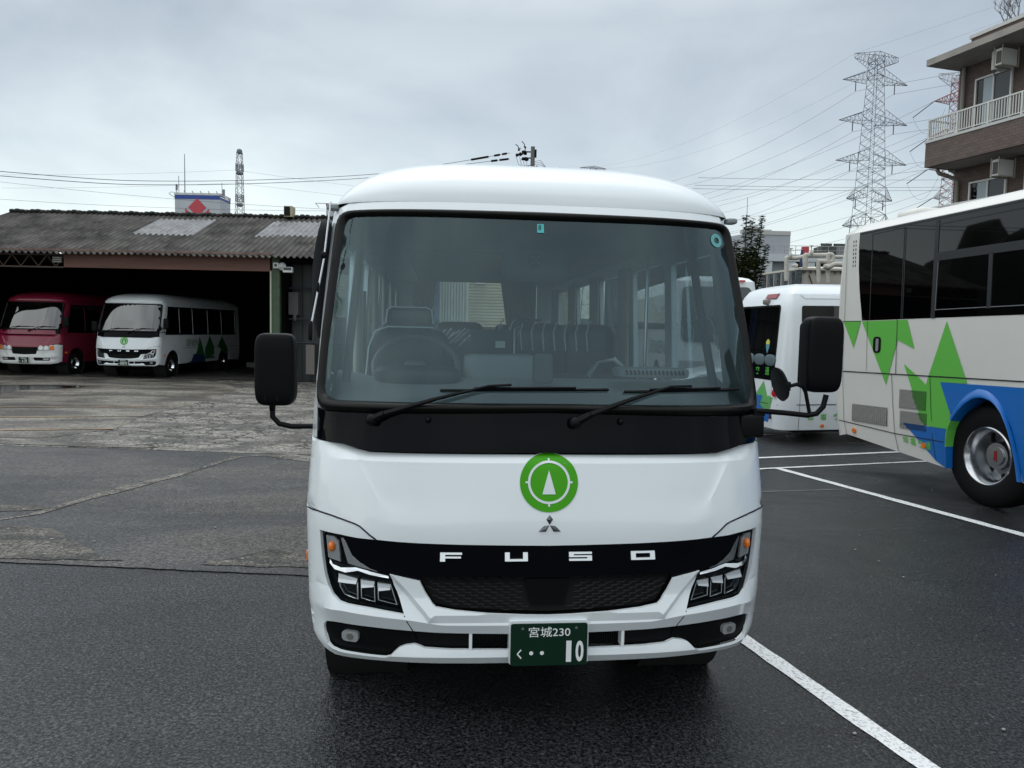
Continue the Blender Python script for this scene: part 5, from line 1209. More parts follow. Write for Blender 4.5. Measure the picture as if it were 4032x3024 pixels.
q = MB(); q.tube([(1.05, .3, 16.7), (1.05, .3, 21.2)], [.06, .035], 6); q.tube([(.35, .3, 16.7), (.35, .3, 18.7)], .035, 5); q.box((.1, .3, 17.4), (.18, .18, .7)); q.tube([(.1, .3, 17.5), (.35, .3, 17.5)], .03, 4); q.tube([(5.35, .3, 16.7), (5.35, .3, 18.0)], .035, 5); q.box((5.55, .3, 16.9), (.22, .2, .7)); q.build('aerials', mat('mast_grey', (.16, .18, .2), .5), st)
q = MB()
for k in range(6): q.tube([(.3 + k * .93, -.1, 16.75), (.35 + k * .93, -.5, 16.9)], .05, 5)
q.tube([(-.5, -.4, 16.55), (0, 0, 16.2)], .04, 4); q.tube([(-.5, -.4, 16.55), (-.25, -.4, 16.75), (.0, -.1, 16.75)], .04, 4); q.tube([(5.3, -.1, 16.3), (6.3, -.4, 15.9)], .05, 4); q.tube([(5.9, -.3, 16.3), (6.4, -.4, 15.85)], .05, 4)
q.build('spot_lamps', mat('pale_metal', (.6, .62, .6), .5), st)
st2 = thing('sign_pillar', 'slim white sign pillar with maroon top next to the minibus roof', 'sign', (-21.9, 90, 0))
q = MB(); q.b2((0, 0, 0), (1.15, 1.1, 15.75)); q.build('tower', mat('sign_panel', (.44, .47, .50), .5), st2)
q = MB(); q.b2((-.02, -.03, 15.6), (1.17, 1.1, 15.85)); q.build('maroon_band', mat('sign_maroon', (.20, .02, .07), .5), st2)
q = MB(); q.tube([(-1.2, -.1, 15.85), (2.0, -.1, 15.8)], .035, 4); q.tube([(-1.2, -.1, 15.85), (-.8, -.1, 15.35)], .035, 4); q.build('lamp_bracket', mat('mast_grey', (.16, .18, .2), .5), st2)
def lattice(q, cx, cy, z0, z1, w0, w1, n, r, yaw=0, cross=2):
    L = []
    for i in range(n + 1):
        t = i / n; z = z0 + (z1 - z0) * t; w_ = (w0 + (w1 - w0) * t) / 2
        L.append([Vc((cx + w_ * (cos(yaw) * a - sin(yaw) * b), cy + w_ * (sin(yaw) * a + cos(yaw) * b), z)) for a, b in ((-1, -1), (1, -1), (1, 1), (-1, 1))])
    for i in range(n):
        for k in range(4):
            k2 = (k + 1) % 4; q.bar(L[i][k], L[i + 1][k], r * 1.5); q.bar(L[i][k], L[i + 1][k2], r); q.bar(L[i][k2], L[i + 1][k], r); 
            if i % cross == 0: q.bar(L[i][k], L[i][k2], r)
GALV = mat('galvanised_steel', (.17, .19, .22), .5)
lt = thing('radio_tower', 'slender grey lattice radio tower above the garage roof', 'tower', (-53.15, 150, 0))
q = MB(); lattice(q, 0, 0, 0, 20, 2.6, 1.5, 8, .05); lattice(q, 0, 0, 20, 34.6, 1.5, .85, 10, .05); q.build('lattice', GALV, lt)
q = MB()
for z in (34.7, 30.6, 24.6): q.sq((0, 0, z), (.95 if z > 31 else 1.3, 1.0, 1.0 if z > 31 else .7), .7, 12, 8)
for z in (31.6, 25.8): lattice(q, 0, 0, z - .6, z + .8, 1.15, 1.1, 3, .06)
q.build('antenna_ring', mat('antenna_grey', (.17, .18, .19), .6), lt)

# ================================================================= PYLONS
def pylon(name, label, loc, yaw, armz, armw, base_w, top_w, H, zb, mats, r=.10, red=False, arm_h=2.2, ins=True):
    T = thing(name, label, 'pylon', loc, yaw, 'high voltage pylons')
    q = MB(); segz = [0, zb * .5, zb] ; 
    lattice(q, 0, 0, 0, zb, base_w * 1.9, base_w, 5, r * 1.3); lattice(q, 0, 0, zb, armz[0] + 1, base_w, top_w * 1.05, 15, r * .9, cross=5); lattice(q, 0, 0, armz[0] + 1, H, top_w * 1.05, top_w, 3, r)
    q.build('lattice_body', mats[0], T)
    for i, (z, wd) in enumerate(zip(armz, armw)):
        bw = interp(z, [zb, H], [base_w, top_w]) / 2
        for s_ in (-1, 1):
            q = MB(); tip = Vc((s_ * wd, 0, z)); n = 6
            for yy in (-bw, bw):
                A = Vc((s_ * bw, yy, z)); B = Vc((s_ * bw, yy, z + arm_h)); q.bar(A, tip, r * 1.2); q.bar(B, tip, r * 1.4)
                for k in range(n):
                    t = k / n; q.bar(A.lerp(tip, t), B.lerp(tip, t), r * .8); q.bar(A.lerp(tip, t), B.lerp(tip, (k + 1) / n), r * .7)
            for k in range(1, n): 
                t = k / n; q.bar(Vc((s_ * bw, -bw, z)).lerp(tip, t), Vc((s_ * bw, bw, z)).lerp(tip, t), r * .7)
            q.build('cross_arm', mats[i % len(mats)] if red else mats[0], T)
        if ins and i < 4:
            q = MB()
            for s_ in (-1, 1): q = MB(); q.tube([(s_ * wd * .6, 0, z), (s_ * wd * .6, 0, z - 1.9)], .09, 6); q.build('insulator_string', mat('insulator', (.07, .075, .10), .4), T)
    # top wire arm (flat topped)
    q = MB(); tw = 4.7 if not red else 5.2
    for s_ in (-1, 1):
        for yy in (-top_w / 2, top_w / 2):
            q.bar((0, yy, H + .5), (s_ * tw, 0, H), r * 1.2); q.bar((s_ * top_w / 2, yy, H - 2.2), (s_ * tw, 0, H - .8), r * 1.2); q.bar((s_ * tw, 0, H), (s_ * tw, 0, H - .8), r)
            for k in range(5): t = k / 5; q.bar(Vc((0, yy, H + .5)).lerp(Vc((s_ * tw, 0, H)), t), Vc((s_ * top_w / 2, yy, H - 2.2)).lerp(Vc((s_ * tw, 0, H - .8)), t), r * .8); q.bar(Vc((0, yy, H + .5)).lerp(Vc((s_ * tw, 0, H)), t), Vc((s_ * top_w / 2, yy, H - 2.2)).lerp(Vc((s_ * tw, 0, H - .8)), (k + 1) / 5), r * .7)
    q.build('cross_arm', mats[-1], T)
    return T
PW = mat('pylon_steel', (.075, .085, .10), .6)
pylon('pylon', 'tall grey lattice pylon standing clear between minibus and apartment block', (68.0, 150, 0), R(12), [50.0, 42.5, 35.0, 28.0, 22.8], [7.0, 7.4, 7.7, 5.0, 5.6], 4.2, 2.0, 55.0, 25, [PW], .062)
RW_ = mat('pylon_red', (.25, .07, .06), .6); WW_ = mat('pylon_white', (.42, .44, .46), .6)
pylon('pylon', 'red and white lattice pylon half hidden behind the apartment block', (95.2, 170, 0), R(12), [52.4, 45.0, 38.0, 32.0], [6.0, 6.3, 6.6, 5.0], 3.8, 2.1, 58.2, 28, [RW_, RW_, WW_, WW_], .10, red=True, ins=False)
pylon('pylon', 'distant pylon barely showing its flat top over the minibus roof', (27.2, 277, 0), R(8), [55.0, 48.0, 41.0, 34.0], [6.6, 6.9, 7.2, 4.7], 4.8, 2.3, 59.3, 28, [PW], .10)
WIRE = mat('power_wire', (.12, .13, .15), .6)
def wire(a, b, sag, r, label, group, name='power_cable', n=24):
    a = Vc(a); b = Vc(b); q = MB(); q.tube([a.lerp(b, k / n) - Vc((0, 0, sag * 4 * (k / n) * (1 - k / n))) for k in range(n + 1)], r, 4, cap=False)
    return tag(q.build(name, WIRE), label, 'cable', group)
cy_, sy_ = cos(R(12)), sin(R(12)); c8, s8 = cos(R(8)), sin(R(8))
g1 = 'cables strung between the pylons'
for z, wd in ((50, 6.6 * .6), (42.5, 6.9 * .6), (35, 7.2 * .6)):
    for s_ in (-1, 1):
        P1 = (68 + s_ * wd * cy_, 150 + s_ * wd * sy_, z - 1.9)
        P3 = (27.2 + s_ * wd * c8, 277 + s_ * wd * s8, z + 3.5)
        wire(P1, P3, 7.5, .027, 'thin dark cable sagging from the grey pylon towards the far pylon', g1)
        wire(P1, (P1[0] + 74, P1[1] - 45, z + 8 - 1.9), 1.0, .027, 'thin dark cable running from the grey pylon to the right', g1)
for s_ in (-1, 1):
    wire((68 + s_ * 4.7 * cy_, 150 + s_ * 4.7 * sy_, 55), (27.2 + s_ * 4.7 * c8, 277, 59.3), 5, .013, 'very thin earth wire leaving the top of the grey pylon', g1)
    wire((68 + s_ * 4.7 * cy_, 150 + s_ * 4.7 * sy_, 55), (142, 105, 75), +.5, .013, 'very thin earth wire leaving the top of the grey pylon', g1)
for z, wd in ((52.4, 6.0), (45.0, 6.3), (38, 6.6), (32, 5.0)):
    for s_ in (-1, 1):
        a = (95.2 + s_ * wd * cy_, 170 + s_ * wd * sy_, z)
        wire(a, (20 + s_ * wd, 330, z * .9 + 6), 9, .03, 'thin dark cable sagging left from the red and white pylon', g1)
    a = Vc((95.2 - wd * cy_, 170 - wd * sy_, z)); d = (Vc((20 - wd, 330, z * .9 + 6)) - a).normalized()
    q = MB(); e_ = a + d * 5 - Vc((0, 0, 2.3)); q.tube([a, e_], .09, 6)
    tag(q.build('tension_insulator', mat('insulator', (.07, .075, .10), .4)), 'dark tension insulator string on an arm of the red and white pylon', 'insulator', 'tension insulators')
    q = MB(); q.tube([a.lerp(e_, 1) + Vc((k / 12 * 7, 0, 2.0 * k / 12 - 5.5 * 4 * (k / 12) * (1 - k / 12) * .8)) for k in range(13)], .025, 4, cap=False)
    tag(q.build('jumper_cable', WIRE), 'looping jumper cable below an arm of the red and white pylon', 'cable', 'jumper loops')
for i, (z, o_) in enumerate(((13.4, 0), (13.05, 1.2), (12.9, 1.8))):
    wire((14, 60 + o_, z + .3), (50, 62 + o_, z + 1.6 - .05), .25, .013, 'level cable crossing low behind the grey pylon', 'level cables on the right')

# utility pole behind the bus roof
up = thing('utility_pole', 'concrete utility pole top with black cable clamps above the minibus roof', 'utility pole', (.72, 35, 0))
q = MB(); q.tube([(0, 0, 0), (0, 0, 9.95)], [.17, .09], 16); q.build('pole', mat('pole_concrete', (.13, .135, .13), .8), up)
q = MB(); q.box((-.22, 0, 9.72), (.5, .05, .05)); q.box((-.22, 0, 9.45), (.5, .05, .05)); q.box((.12, 0, 9.65), (.10, .12, .34)); q.box((0, -.05, 8.85), (.9, .06, .07)); q.build('bracket', BLACK, up)
q = MB(); rp = random.Random(2)
for (x, z, s_) in ((-.38, 9.70, .16), (-.55, 9.62, .12), (-.30, 9.42, .15), (-.42, 9.38, .12), (-.70, 9.55, .12), (-.62, 9.82, .07), (-.34, 9.92, .07)):
    for k in range(4): q.sq((x + rp.uniform(-.05, .05), rp.uniform(-.05, .05), z + rp.uniform(-.05, .05)), (s_, s_, s_ * .9), .9, 8, 6)
q.tube([(-.34, 0, 9.8), (-.38, 0, 10.05), (-.50, 0, 10.18)], .02, 5); q.tube([(-.62, 0, 9.8), (-.66, 0, 9.95), (-.78, 0, 10.05)], .02, 5)
q.build('cable_clamp', BLACK, up)
q = MB(); q.tube([(.2, 0, 8.95), (.5, -.05, 8.95), (.75, -.1, 8.80)], [.06, .09, .02], 8)
for x in (-.35, -.2, .2): q.tube([(x, -.05, 8.9), (x, -.05, 9.1)], .035, 8)
for a in range(4): q.tube([(.08, 0, 9.3 - a * .07), (.35, -.05, 9.35 - a * .1), (.62, -.1, 9.0)], .008, 4)
for a in range(4): q.tube([(-.75 + a * .16, 0, 9.5), (-.62 + a * .12, 0, 9.15), (-.42 + a * .05, -.03, 9.05), (-.08, 0, 9.15)], .008, 4)
q.build('cable_joint', BLACK, up)
def hang(a, b, sag, r, label, k0=0, clamps=0, name='overhead_cable'):
    o = wire(a, b, sag, r, label, 'service cables on the left', name, 30)
    return o
def ray3(vx, vy, Y):
    u = (vx - 1106) / 1659; v = (vy - 829.5) / 1659; c, s = cos(R(1.1681)), sin(R(1.1681)); uu = c * u + s * v; vv = -s * u + c * v; p = R(4.0843)
    y = cos(p) - sin(p) * vv; z = -sin(p) - cos(p) * vv; return Vc((uu / y * Y, Y, 1.8 + z / y * Y))

# wooded rise off to the left, outside the frame but mirrored in the coach windows
q = MB(); G = []; rh = random.Random(8)
HL = [(-44, 4), (-46, 16), (-48, 26), (-46, 36), (-52, 48), (-66, 62), (-84, 76)]
for j, (k, zz) in enumerate(((0, 0), (.1, 2.6), (.5, 5.2), (1.2, 6.6), (3, 7.4), (6, 4))):
    row = []
    for i in range(61):
        t = i / 10; a = HL[min(int(t), 5)]; b = HL[min(int(t), 5) + 1]; u = t - min(int(t), 5)
        x = a[0] + (b[0] - a[0]) * u - k * 2; y = a[1] + (b[1] - a[1]) * u; row.append(Vc((x + rh.uniform(-.5, .5), y + rh.uniform(-.5, .5), zz * 1.45 * (1 + .16 * sin(i * .35) + .1 * sin(i * 1.1)) + (rh.uniform(-.3, .3) if j else 0))))
    G.append(row)
q.grid(G); struct(q.build('wooded_hill', mat('wood_dark', (.012, .018, .010), .9, var=.4, vscale=.8), sharp=0))

# low wooded skyline all round the yard, far off
q = MB(); G = []; rh = random.Random(21); hs_ = [rh.uniform(.6, 1.4) for _ in range(181)]
for rr2, zz in ((420, 0), (422, .6), (440, 1.0), (520, 1.15), (700, 0)):
    G.append([Vc((rr2 * cos(2 * pi * i / 180), rr2 * sin(2 * pi * i / 180), zz * 6.5 * (hs_[i % 180] * .5 + hs_[(i + 1) % 180] * .5))) for i in range(180)])
q.grid(G, close=True); struct(q.build('hills', mat('far_wood', (.05, .06, .055), .9, var=.3, vscale=.05), sharp=0))
def curve3(P, n=10):
    o = []
    for i in range(len(P) - 1):
        p0 = Vc(P[max(i - 1, 0)]); p1 = Vc(P[i]); p2 = Vc(P[i + 1]); p3 = Vc(P[min(i + 2, len(P) - 1)])
        for k in range(n):
            t = k / n; o.append(.5 * ((2 * p1) + (p2 - p0) * t + (2 * p0 - 5 * p1 + 4 * p2 - p3) * t * t + (3 * p1 - p0 - 3 * p2 + p3) * t ** 3))
    o.append(Vc(P[-1])); return o
for dz, dy, lab in ((0, 0, 'black overhead cable with clamps dipping left from the utility pole, upper of two'), (-.13, .3, 'black overhead cable dipping left from the utility pole, lower of two')):
    P = [(-24, 12, 5.3 + dz), (-15.21, 23, 6.13 + dz), (-11.88, 28, 6.86 + dz), (-6.26, 32, 7.98 + dz), (-2.9, 33.8, 8.9 + dz), (-.3, 35, 9.66 + dz * 2)]
    q = MB(); q.tube(curve3(P), .011, 5, cap=False); o = tag(q.build('overhead_cable', WIRE), lab, 'cable', 'service cables from the utility pole')
    q = MB(); Q = curve3(P, 20)
    for t in ((.925, .935), (.955, .965), (.975, .985)) if dz else ((.86, .9), (.93, .945), (.96, .975)):
        a = Q[int(t[0] * (len(Q) - 1))]; b = Q[min(len(Q) - 1, int(t[1] * (len(Q) - 1)) + 1)]; q.tube([a, b], .05, 6)
    q.build('cable_sleeve', BLACK, o)
for i, (a, b, s_) in enumerate((((-99, 150, 29.4), (-54, 150, 31.2), .3), ((-54, 150, 31.2), (-15, 150, 27.2), .2), ((-99, 150, 26.9), (-54, 150, 28.8), .3), ((-54, 150, 28.8), (-15, 150, 25.4), .2), ((-60, 90, 17.6), (-22, 90, 15.2), .3), ((-60, 90, 15.6), (-22, 90, 15.0), .3))):
    wire(a, b, s_, .016, 'faint distant wire crossing the sky behind the signs on the left', 'distant wires on the left')

# ================================================================= APARTMENT BLOCK
def brick(name, c1, c2, mort, sx_=.10, sz_=.045):
    m = bpy.data.materials.new(name); m.use_nodes = True; t = m.node_tree; b = t.nodes['Principled BSDF']; b.inputs['Roughness'].default_value = .7
    tcn = t.nodes.new('ShaderNodeTexCoord'); s = t.nodes.new('ShaderNodeSeparateXYZ'); t.links.new(tcn.outputs['Object'], s.inputs[0])
    ad = t.nodes.new('ShaderNodeMath'); t.links.new(s.outputs[0], ad.inputs[0]); t.links.new(s.outputs[1], ad.inputs[1])
    c = t.nodes.new('ShaderNodeCombineXYZ'); t.links.new(ad.outputs[0], c.inputs[0]); t.links.new(s.outputs[2], c.inputs[1])
    br = t.nodes.new('ShaderNodeTexBrick'); br.inputs['Scale'].default_value = 1; br.inputs['Brick Width'].default_value = sx_ * 2; br.inputs['Row Height'].default_value = sz_ * 2; br.inputs['Mortar Size'].default_value = .008
    br.inputs['Color1'].default_value = (*c1, 1); br.inputs['Color2'].default_value = (*c2, 1); br.inputs['Mortar'].default_value = (*mort, 1); t.links.new(c.outputs[0], br.inputs['Vector'])
    t.links.new(br.outputs[0], b.inputs['Base Color']); MT[name] = m; return m
BRK = brick('brown_tile', (.10, .070, .060), (.135, .095, .082), (.065, .055, .05), .11, .05)
BRK2 = brick('brown_wall_tile', (.085, .058, .048), (.12, .082, .07), (.05, .04, .035), .11, .05)
CONC = mat('painted_concrete', (.30, .275, .25), .75, var=.12, vscale=1.5)
CAPW = mat('parapet_cap', (.50, .50, .49), .5)
RAIL = mat('rail_aluminium', (.58, .58, .56), .4)
ap = thing('apartment_block', 'brown tiled apartment block with balconies at the upper right', 'building', (14.6, 28, 0), math.atan2(-.956, .29))
q = MB(); q.b2((.05, 1.3, 0), (11, 9, 11.45)); q.build('wall', BRK2, ap)
q = MB(); q.b2((-.12, -.05, 11.42), (11, 9.1, 11.64)); rs_ = q.build('roof_slab', CONC, ap)
q = MB(); q.b2((.55, 1.2, 11.64), (11, 9.0, 12.30)); q.build('parapet', mat('dark_brown_render', (.085, .058, .05), .7), rs_)
q = MB(); q.b2((.50, 1.15, 12.30), (11, 9.05, 12.42)); q.build('parapet_cap', CAPW, rs_)
def balcony(zb):
    q = MB(); q.b2((-.0, 0, zb), (11, .12, zb + .84)); q.b2((0, .12, zb), (.12, 1.3, zb + .84)); b = q.build('balcony', BRK, ap)
    q = MB(); q.b2((.12, .12, zb + .002), (11, 1.3, zb + .14)); q.build('floor_slab', CONC, b)
    q = MB(); q.b2((-.03, -.03, zb + .84), (11, .15, zb + .93)); q.b2((-.03, .15, zb + .84), (.15, 1.3, zb + .93)); q.build('cap', CAPW, b)
    q = MB(); zt = zb + 1.62
    q.b2((.02, .03, zt), (11, .09, zt + .05)); q.b2((.02, .09, zt), (.08, 1.25, zt + .05)); q.b2((.02, .04, zb + 1.0), (11, .08, zb + 1.03)); q.b2((.03, .09, zb + 1.0), (.07, 1.25, zb + 1.03))
    k = 0
    while k < 110:
        x = .03 + k * .1
        if k % 12 == 0: q.b2((x, .03, zb + .93), (x + .06, .09, zt))
        else: q.b2((x, .045, zb + 1.03), (x + .028, .075, zt))
        k += 1
    for k in range(1, 12): q.b2((.035, .05 + k * .1, zb + 1.03), (.065, .078 + k * .1, zt))
    q.build('railing', RAIL, b); return b
balcony(7.86); balcony(4.75)
for (x0, x1, z0, z1) in ((.78, 2.22, 8.72, 10.85), (2.9, 4.4, 8.72, 10.85), (.78, 2.25, 5.6, 7.30), (2.9, 4.4, 5.6, 7.3)):
    q = MB(); w_ = .06
    q.b2((x0, 1.22, z1 - w_), (x1, 1.32, z1)); q.b2((x0, 1.22, z0), (x1, 1.32, z0 + w_)); q.b2((x0, 1.22, z0 + w_), (x0 + w_, 1.32, z1 - w_)); q.b2((x1 - w_, 1.22, z0 + w_), (x1, 1.32, z1 - w_)); q.b2(((x0 + x1) / 2 - .03, 1.24, z0 + w_), ((x0 + x1) / 2 + .03, 1.30, z1 - w_))
    wf = q.build('window', RAIL, ap)
    q = MB(); q.b2(((x0 + x1) / 2 + .03, 1.275, z0 + w_), (x1 - w_, 1.285, z1 - w_)); q.build('pane', mat('curtained_pane', (.03, .035, .04), .08), wf)
    q = MB(); q.b2((x0 + w_, 1.275, z0 + w_), (x0 + .32, 1.285, z1 - w_)); q.build('pane', DGLASS, wf)
    q = MB(); q.b2((x0 + .32, 1.272, z0 + w_), ((x0 + x1) / 2 - .03, 1.288, z1 - w_)); q.build('pane', mat('pale_curtain_pane', (.30, .36, .40), .15), wf)
ACW = mat('appliance_white', (.50, .51, .49), .5)
def ac(x, z, lab):
    T = thing('air_conditioner', lab, 'air conditioner', ap.matrix_basis @ Vc((x, .35, z)), 0, 'air conditioners hung under the balcony ceilings'); T.rotation_euler = ap.rotation_euler; T.scale = (.88, .88, .88)
    q = MB(); q.b2((0, 0, 0), (.30, .72, .60)); q.build('casing', ACW, T, bevel=.015)
    q = MB()
    for k in range(13): q.b2((-.012, .06, .05 + k * .04), (-.002, .36, .068 + k * .04))
    q.b2((.05, -.01, .06), (.27, -.002, .5)); q.build('grille', mat('ac_grille', (.05, .05, .05), .6), T)
    q = MB(); q.b2((-.03, -.03, -.04), (.03, .78, 0)); q.b2((.27, -.03, -.04), (.33, .78, 0)); q.b2((-.03, -.03, 0), (0, 0, .68)); q.b2((.30, .75, 0), (.33, .78, .68)); q.b2((.30, -.03, 0), (.33, 0, .68)); q.build('hanging_frame', mat('frame_beige', (.30, .28, .23), .6), T)
ap.matrix_basis = Mx.Translation((14.6, 28, 0)) @ Mx.Rotation(math.atan2(-.956, .29), 4, 'Z')
bpy.context.view_layer.update()
ac(2.32, 10.72, 'white air conditioner unit hung beneath the roof slab of the apartment block'); ac(2.45, 7.14, 'white air conditioner unit hung beneath the lower balcony of the apartment block')
T = thing('water_heater', 'slim white heater box on the apartment wall left of the upper air conditioner', 'water heater', ap.matrix_basis @ Vc((1.95, .6, 10.72)), 0); T.rotation_euler = ap.rotation_euler
q = MB(); q.b2((0, 0, 0), (.24, .45, .62)); q.build('casing', ACW, T, bevel=.03); q = MB(); q.tube([(.06, .1, 0), (.05, .1, -.15), (.2, .1, -.2)], .02, 5); q.b2((-.01, .12, .48), (-.001, .3, .53)); q.build('pipe', mat('ac_grille', (.05, .05, .05), .6), T)
PIPE = mat('drain_pipe', (.20, .185, .16), .6)
q = MB(); q.tube([(.32, 1.2, 11.4), (.32, 1.2, 8.0)], .07, 10); q.tube([(-.02, .6, 7.84), (.05, .62, 7.70), (.2, 1.1, 7.55), (.32, 1.2, 7.40), (.32, 1.2, 0)], .07, 10); q.tube([(.1, 1.0, 7.84), (.3, 1.1, 7.7)], .05, 8); q.build('drain_pipe', PIPE, ap)

# ================================================================= VEGETATION
LEAF = mat('dark_leaf', (.018, .030, .010), .45, col2=(.055, .075, .022), vscale=1.1, detail=2, spec=.5)
BARK = mat('bark', (.06, .05, .04), .9)
def leafy(name, label, loc, h, w, shoots, nl, seed, group, lw=.13):
    rd = random.Random(seed); T = thing(name, label, 'tree', loc, 0, group)
    q = MB(); q.tube([(0, 0, 0), (.05, 0, h * .3), (0, .05, h * .62)], [.11, .09, .05], 8)
    L = MB()
    def leaf(p, s_, up=.2):
        a = rd.uniform(0, 2 * pi); d = Vc((cos(a), sin(a), rd.uniform(-.35, .25) + up)).normalized(); sd_ = d.cross(Vc((0, 0, 1))).normalized(); n_ = sd_.cross(d)
        tip = p + d * s_ - Vc((0, 0, s_ * .18)); mid = p + d * s_ * .5
        L.add([p, mid + sd_ * s_ * .26 + n_ * .01, tip, mid - sd_ * s_ * .26 + n_ * .01], [(0, 1, 2, 3)], False)
    for (dx, dy, top) in shoots:
        b = Vc((dx * .35, dy * .35, h * .45)); m_ = Vc((dx * .8, dy * .8, (h * .45 + top) * .52)); e_ = Vc((dx, dy, top)); P = curve3([b, m_, e_], 8); q.tube(P, [.035 * (1 - i / len(P)) + .006 for i in range(len(P))], 5)
        for i, p in enumerate(P):
            t = i / len(P)
            for k in range(int(16)): leaf(p + Vc((rd.uniform(-.05, .05), rd.uniform(-.05, .05), rd.uniform(-.1, .1))), lw * rd.uniform(1.1, 1.9) * (1.15 - .4 * t), .35)
    for _ in range(70):     # leafy twigs filling the lower crown
        a = rd.uniform(0, 2 * pi); r_ = rd.uniform(.2, 1) ** .6; z = h * rd.uniform(.30, .84); k = w * r_ * (1.12 - .75 * max(0, z / h - .35) / .5)
        c = Vc((cos(a) * k, sin(a) * k, z)); q.tube([Vc((c.x * .3, c.y * .3, c.z - .25)), c], [.014, .005], 4)
        for _ in range(nl // 70): leaf(c.lerp(Vc((c.x * .3, c.y * .3, c.z - .2)), rd.uniform(0, .7)) + Vc((rd.gauss(0, .13), rd.gauss(0, .13), rd.gauss(0, .11))), lw * rd.uniform(1.0, 1.9), .1)
    q.build('trunk', BARK, T); L.build('crown', LEAF, T, sharp=0)
leafy('leafy_tree', 'dark green tree with upright leafy shoots between the minibus and the white factory', (8.35, 28, 0), 5.9, .95, [(-.05, 0, 5.95), (.22, .1, 5.85), (.52, 0, 5.95), (.75, .1, 4.95), (-.3, .2, 5.1), (.3, -.3, 5.2)], 4200, 3, 'trees behind the buses')
leafy('leafy_tree', 'dark green tree seen partly through the right edge of the windscreen', (7.15, 28.6, 0), 5.6, .9, [(.35, 0, 5.95), (.62, .1, 5.3), (-.2, 0, 5.0), (-.5, 0, 4.7), (.1, .3, 5.1)], 4200, 9, 'trees behind the buses')
bt = thing('bare_tree', 'leafless pale tree crown rising over the apartment roof', 'tree', (24.0, 38, 1.3))
q = MB(); rb = random.Random(4)
def branch(p, d, l, r, k):
    e_ = p + d * l; q.tube([p, p.lerp(e_, .5) + Vc((rb.gauss(0, l * .03), 0, 0)), e_], [r, r * .8, r * .6], 4, cap=False)
    if k == 0: return
    for _ in range(3 if k > 1 else 3):
        branch(p.lerp(e_, rb.uniform(.45, 1)), (d + Vc((rb.gauss(0, .42), rb.gauss(0, .42), rb.uniform(.0, .3)))).normalized(), l * rb.uniform(.55, .8), r * .55, k - 1)
for dx in (-.6, 0, .5): branch(Vc((dx, 0, 14.6)), Vc((dx * .12, 0, 1)).normalized(), 1.2, .05, 4)
q.tube([(0, 0, 0), (0, 0, 10), (0, 0, 14.8)], [.3, .2, .12], 6); q.tube([(0, 0, 13), (-.6, 0, 14.7)], .07, 5); q.tube([(0, 0, 13), (.5, 0, 14.7)], .07, 5)
q.build('branches', mat('pale_bark', (.14, .135, .13), .9), bt)

# ================================================================= FACTORY, TANK, PIPES
FW = mat('factory_white', (.47, .50, .52), .7, var=.05, vscale=.3, stretch=(1, 1, .3)); FG = mat('factory_grey', (.34, .36, .39), .7, var=.05, vscale=.3)
fa = thing('factory_building', 'pale grey windowless factory block behind the leafy tree', 'building', (0, 0, 0))
q = MB(); q.prism([(28.5, 90), (31.9, 90), (31.9, 108), (24.5, 108), (26.3, 96.5)], lambda a, b, h: Vc((a, b, h)), 0, 13.75); q.build('wall', FG, fa)
q = MB(); q.prism([(26.3, 94), (28.5, 88.9), (34, 88.9), (46, 88.9), (46, 120), (14, 120), (14, 100)], lambda a, b, h: Vc((a, b, h)), 10.2, 11.0)
for x in (28.7, 31.4, 33.6, 36.5, 39, 42): q.b2((x, 89, 0), (x + .9, 89.8, 10.2))
q.build('deck', FW, fa)
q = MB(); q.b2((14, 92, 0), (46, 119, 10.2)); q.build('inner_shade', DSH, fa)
q = MB()
for k in range(13): q.tube([(28.5 + k * 1.25, 89.1, 11), (28.5 + k * 1.25, 89.1, 12.0)], .035, 4)
for z in (11.5, 12.0): q.tube([(28.5, 89.1, z), (44, 89.1, z)], .03, 4)
q.build('railing', mat('rail_grey', (.30, .31, .32), .6), fa)
q = MB(); q.b2((26.9, 91.5, 13.75), (30.2, 93, 14.1)); q.b2((27.2, 91, 14.1), (28.8, 93, 14.35)); q.b2((28.5, 89.92, 13.3), (31.9, 90, 13.75)); q.build('roof_unit', mat('roof_trim', (.42, .42, .40), .7), fa)
q = MB(); q.b2((26.75, 94.8, 10.9), (27.0, 95.2, 12.3)); q.build('window', DGLASS, fa)
q = MB(); q.tube([(17.94 * 1.5, 90.5, 11), (17.94 * 1.5, 90.5, 17.6)], [.06, .03], 5); tag(q.build('lightning_rod', mat('mast_grey', (.16, .18, .2), .5)), 'thin lightning rod standing above the leafy tree', 'mast')
ct = thing('cooling_tower', 'dark box cooling tower on the factory deck next to the coach', 'cooling tower', (0, 0, 0))
q = MB(); q.b2((35.4, 89.3, 11.0), (38.2, 92, 12.1)); q.build('casing', mat('dark_louvre', (.07, .075, .07), .8, var=.3, vscale=3), ct)
q = MB(); q.b2((37.0, 89.2, 11.0), (40.2, 89.29, 12.1)); q.b2((38.25, 89.3, 11.0), (40.2, 92, 12.3)); q.build('side_panel', mat('grey_panel2', (.22, .23, .23), .7), ct)
q = MB()
for x in (36.3, 37.8): q.lathe([(.6, 0), (.62, .28)], 16, Mx.Translation((x, 90.5, 12.15)), 'Z'); q.b2((x - .65, 90.4, 12.42), (x + .65, 90.6, 12.5))
q.build('fan_ring', mat('dark_louvre', (.07, .075, .07), .8), ct)
tk = thing('storage_tank', 'cream panel tank with dark vertical ribs behind the small bus', 'tank', (0, 0, 0))
TKW = mat('tank_cream', (.50, .47, .43), .7, var=.10, vscale=1.5)
q = MB(); q.prism([(14.64, 40), (19.5, 40), (19.5, 45), (14.05, 44)], lambda a, b, h: Vc((a, b, h)), 0, 5.15); q.build('wall', TKW, tk)
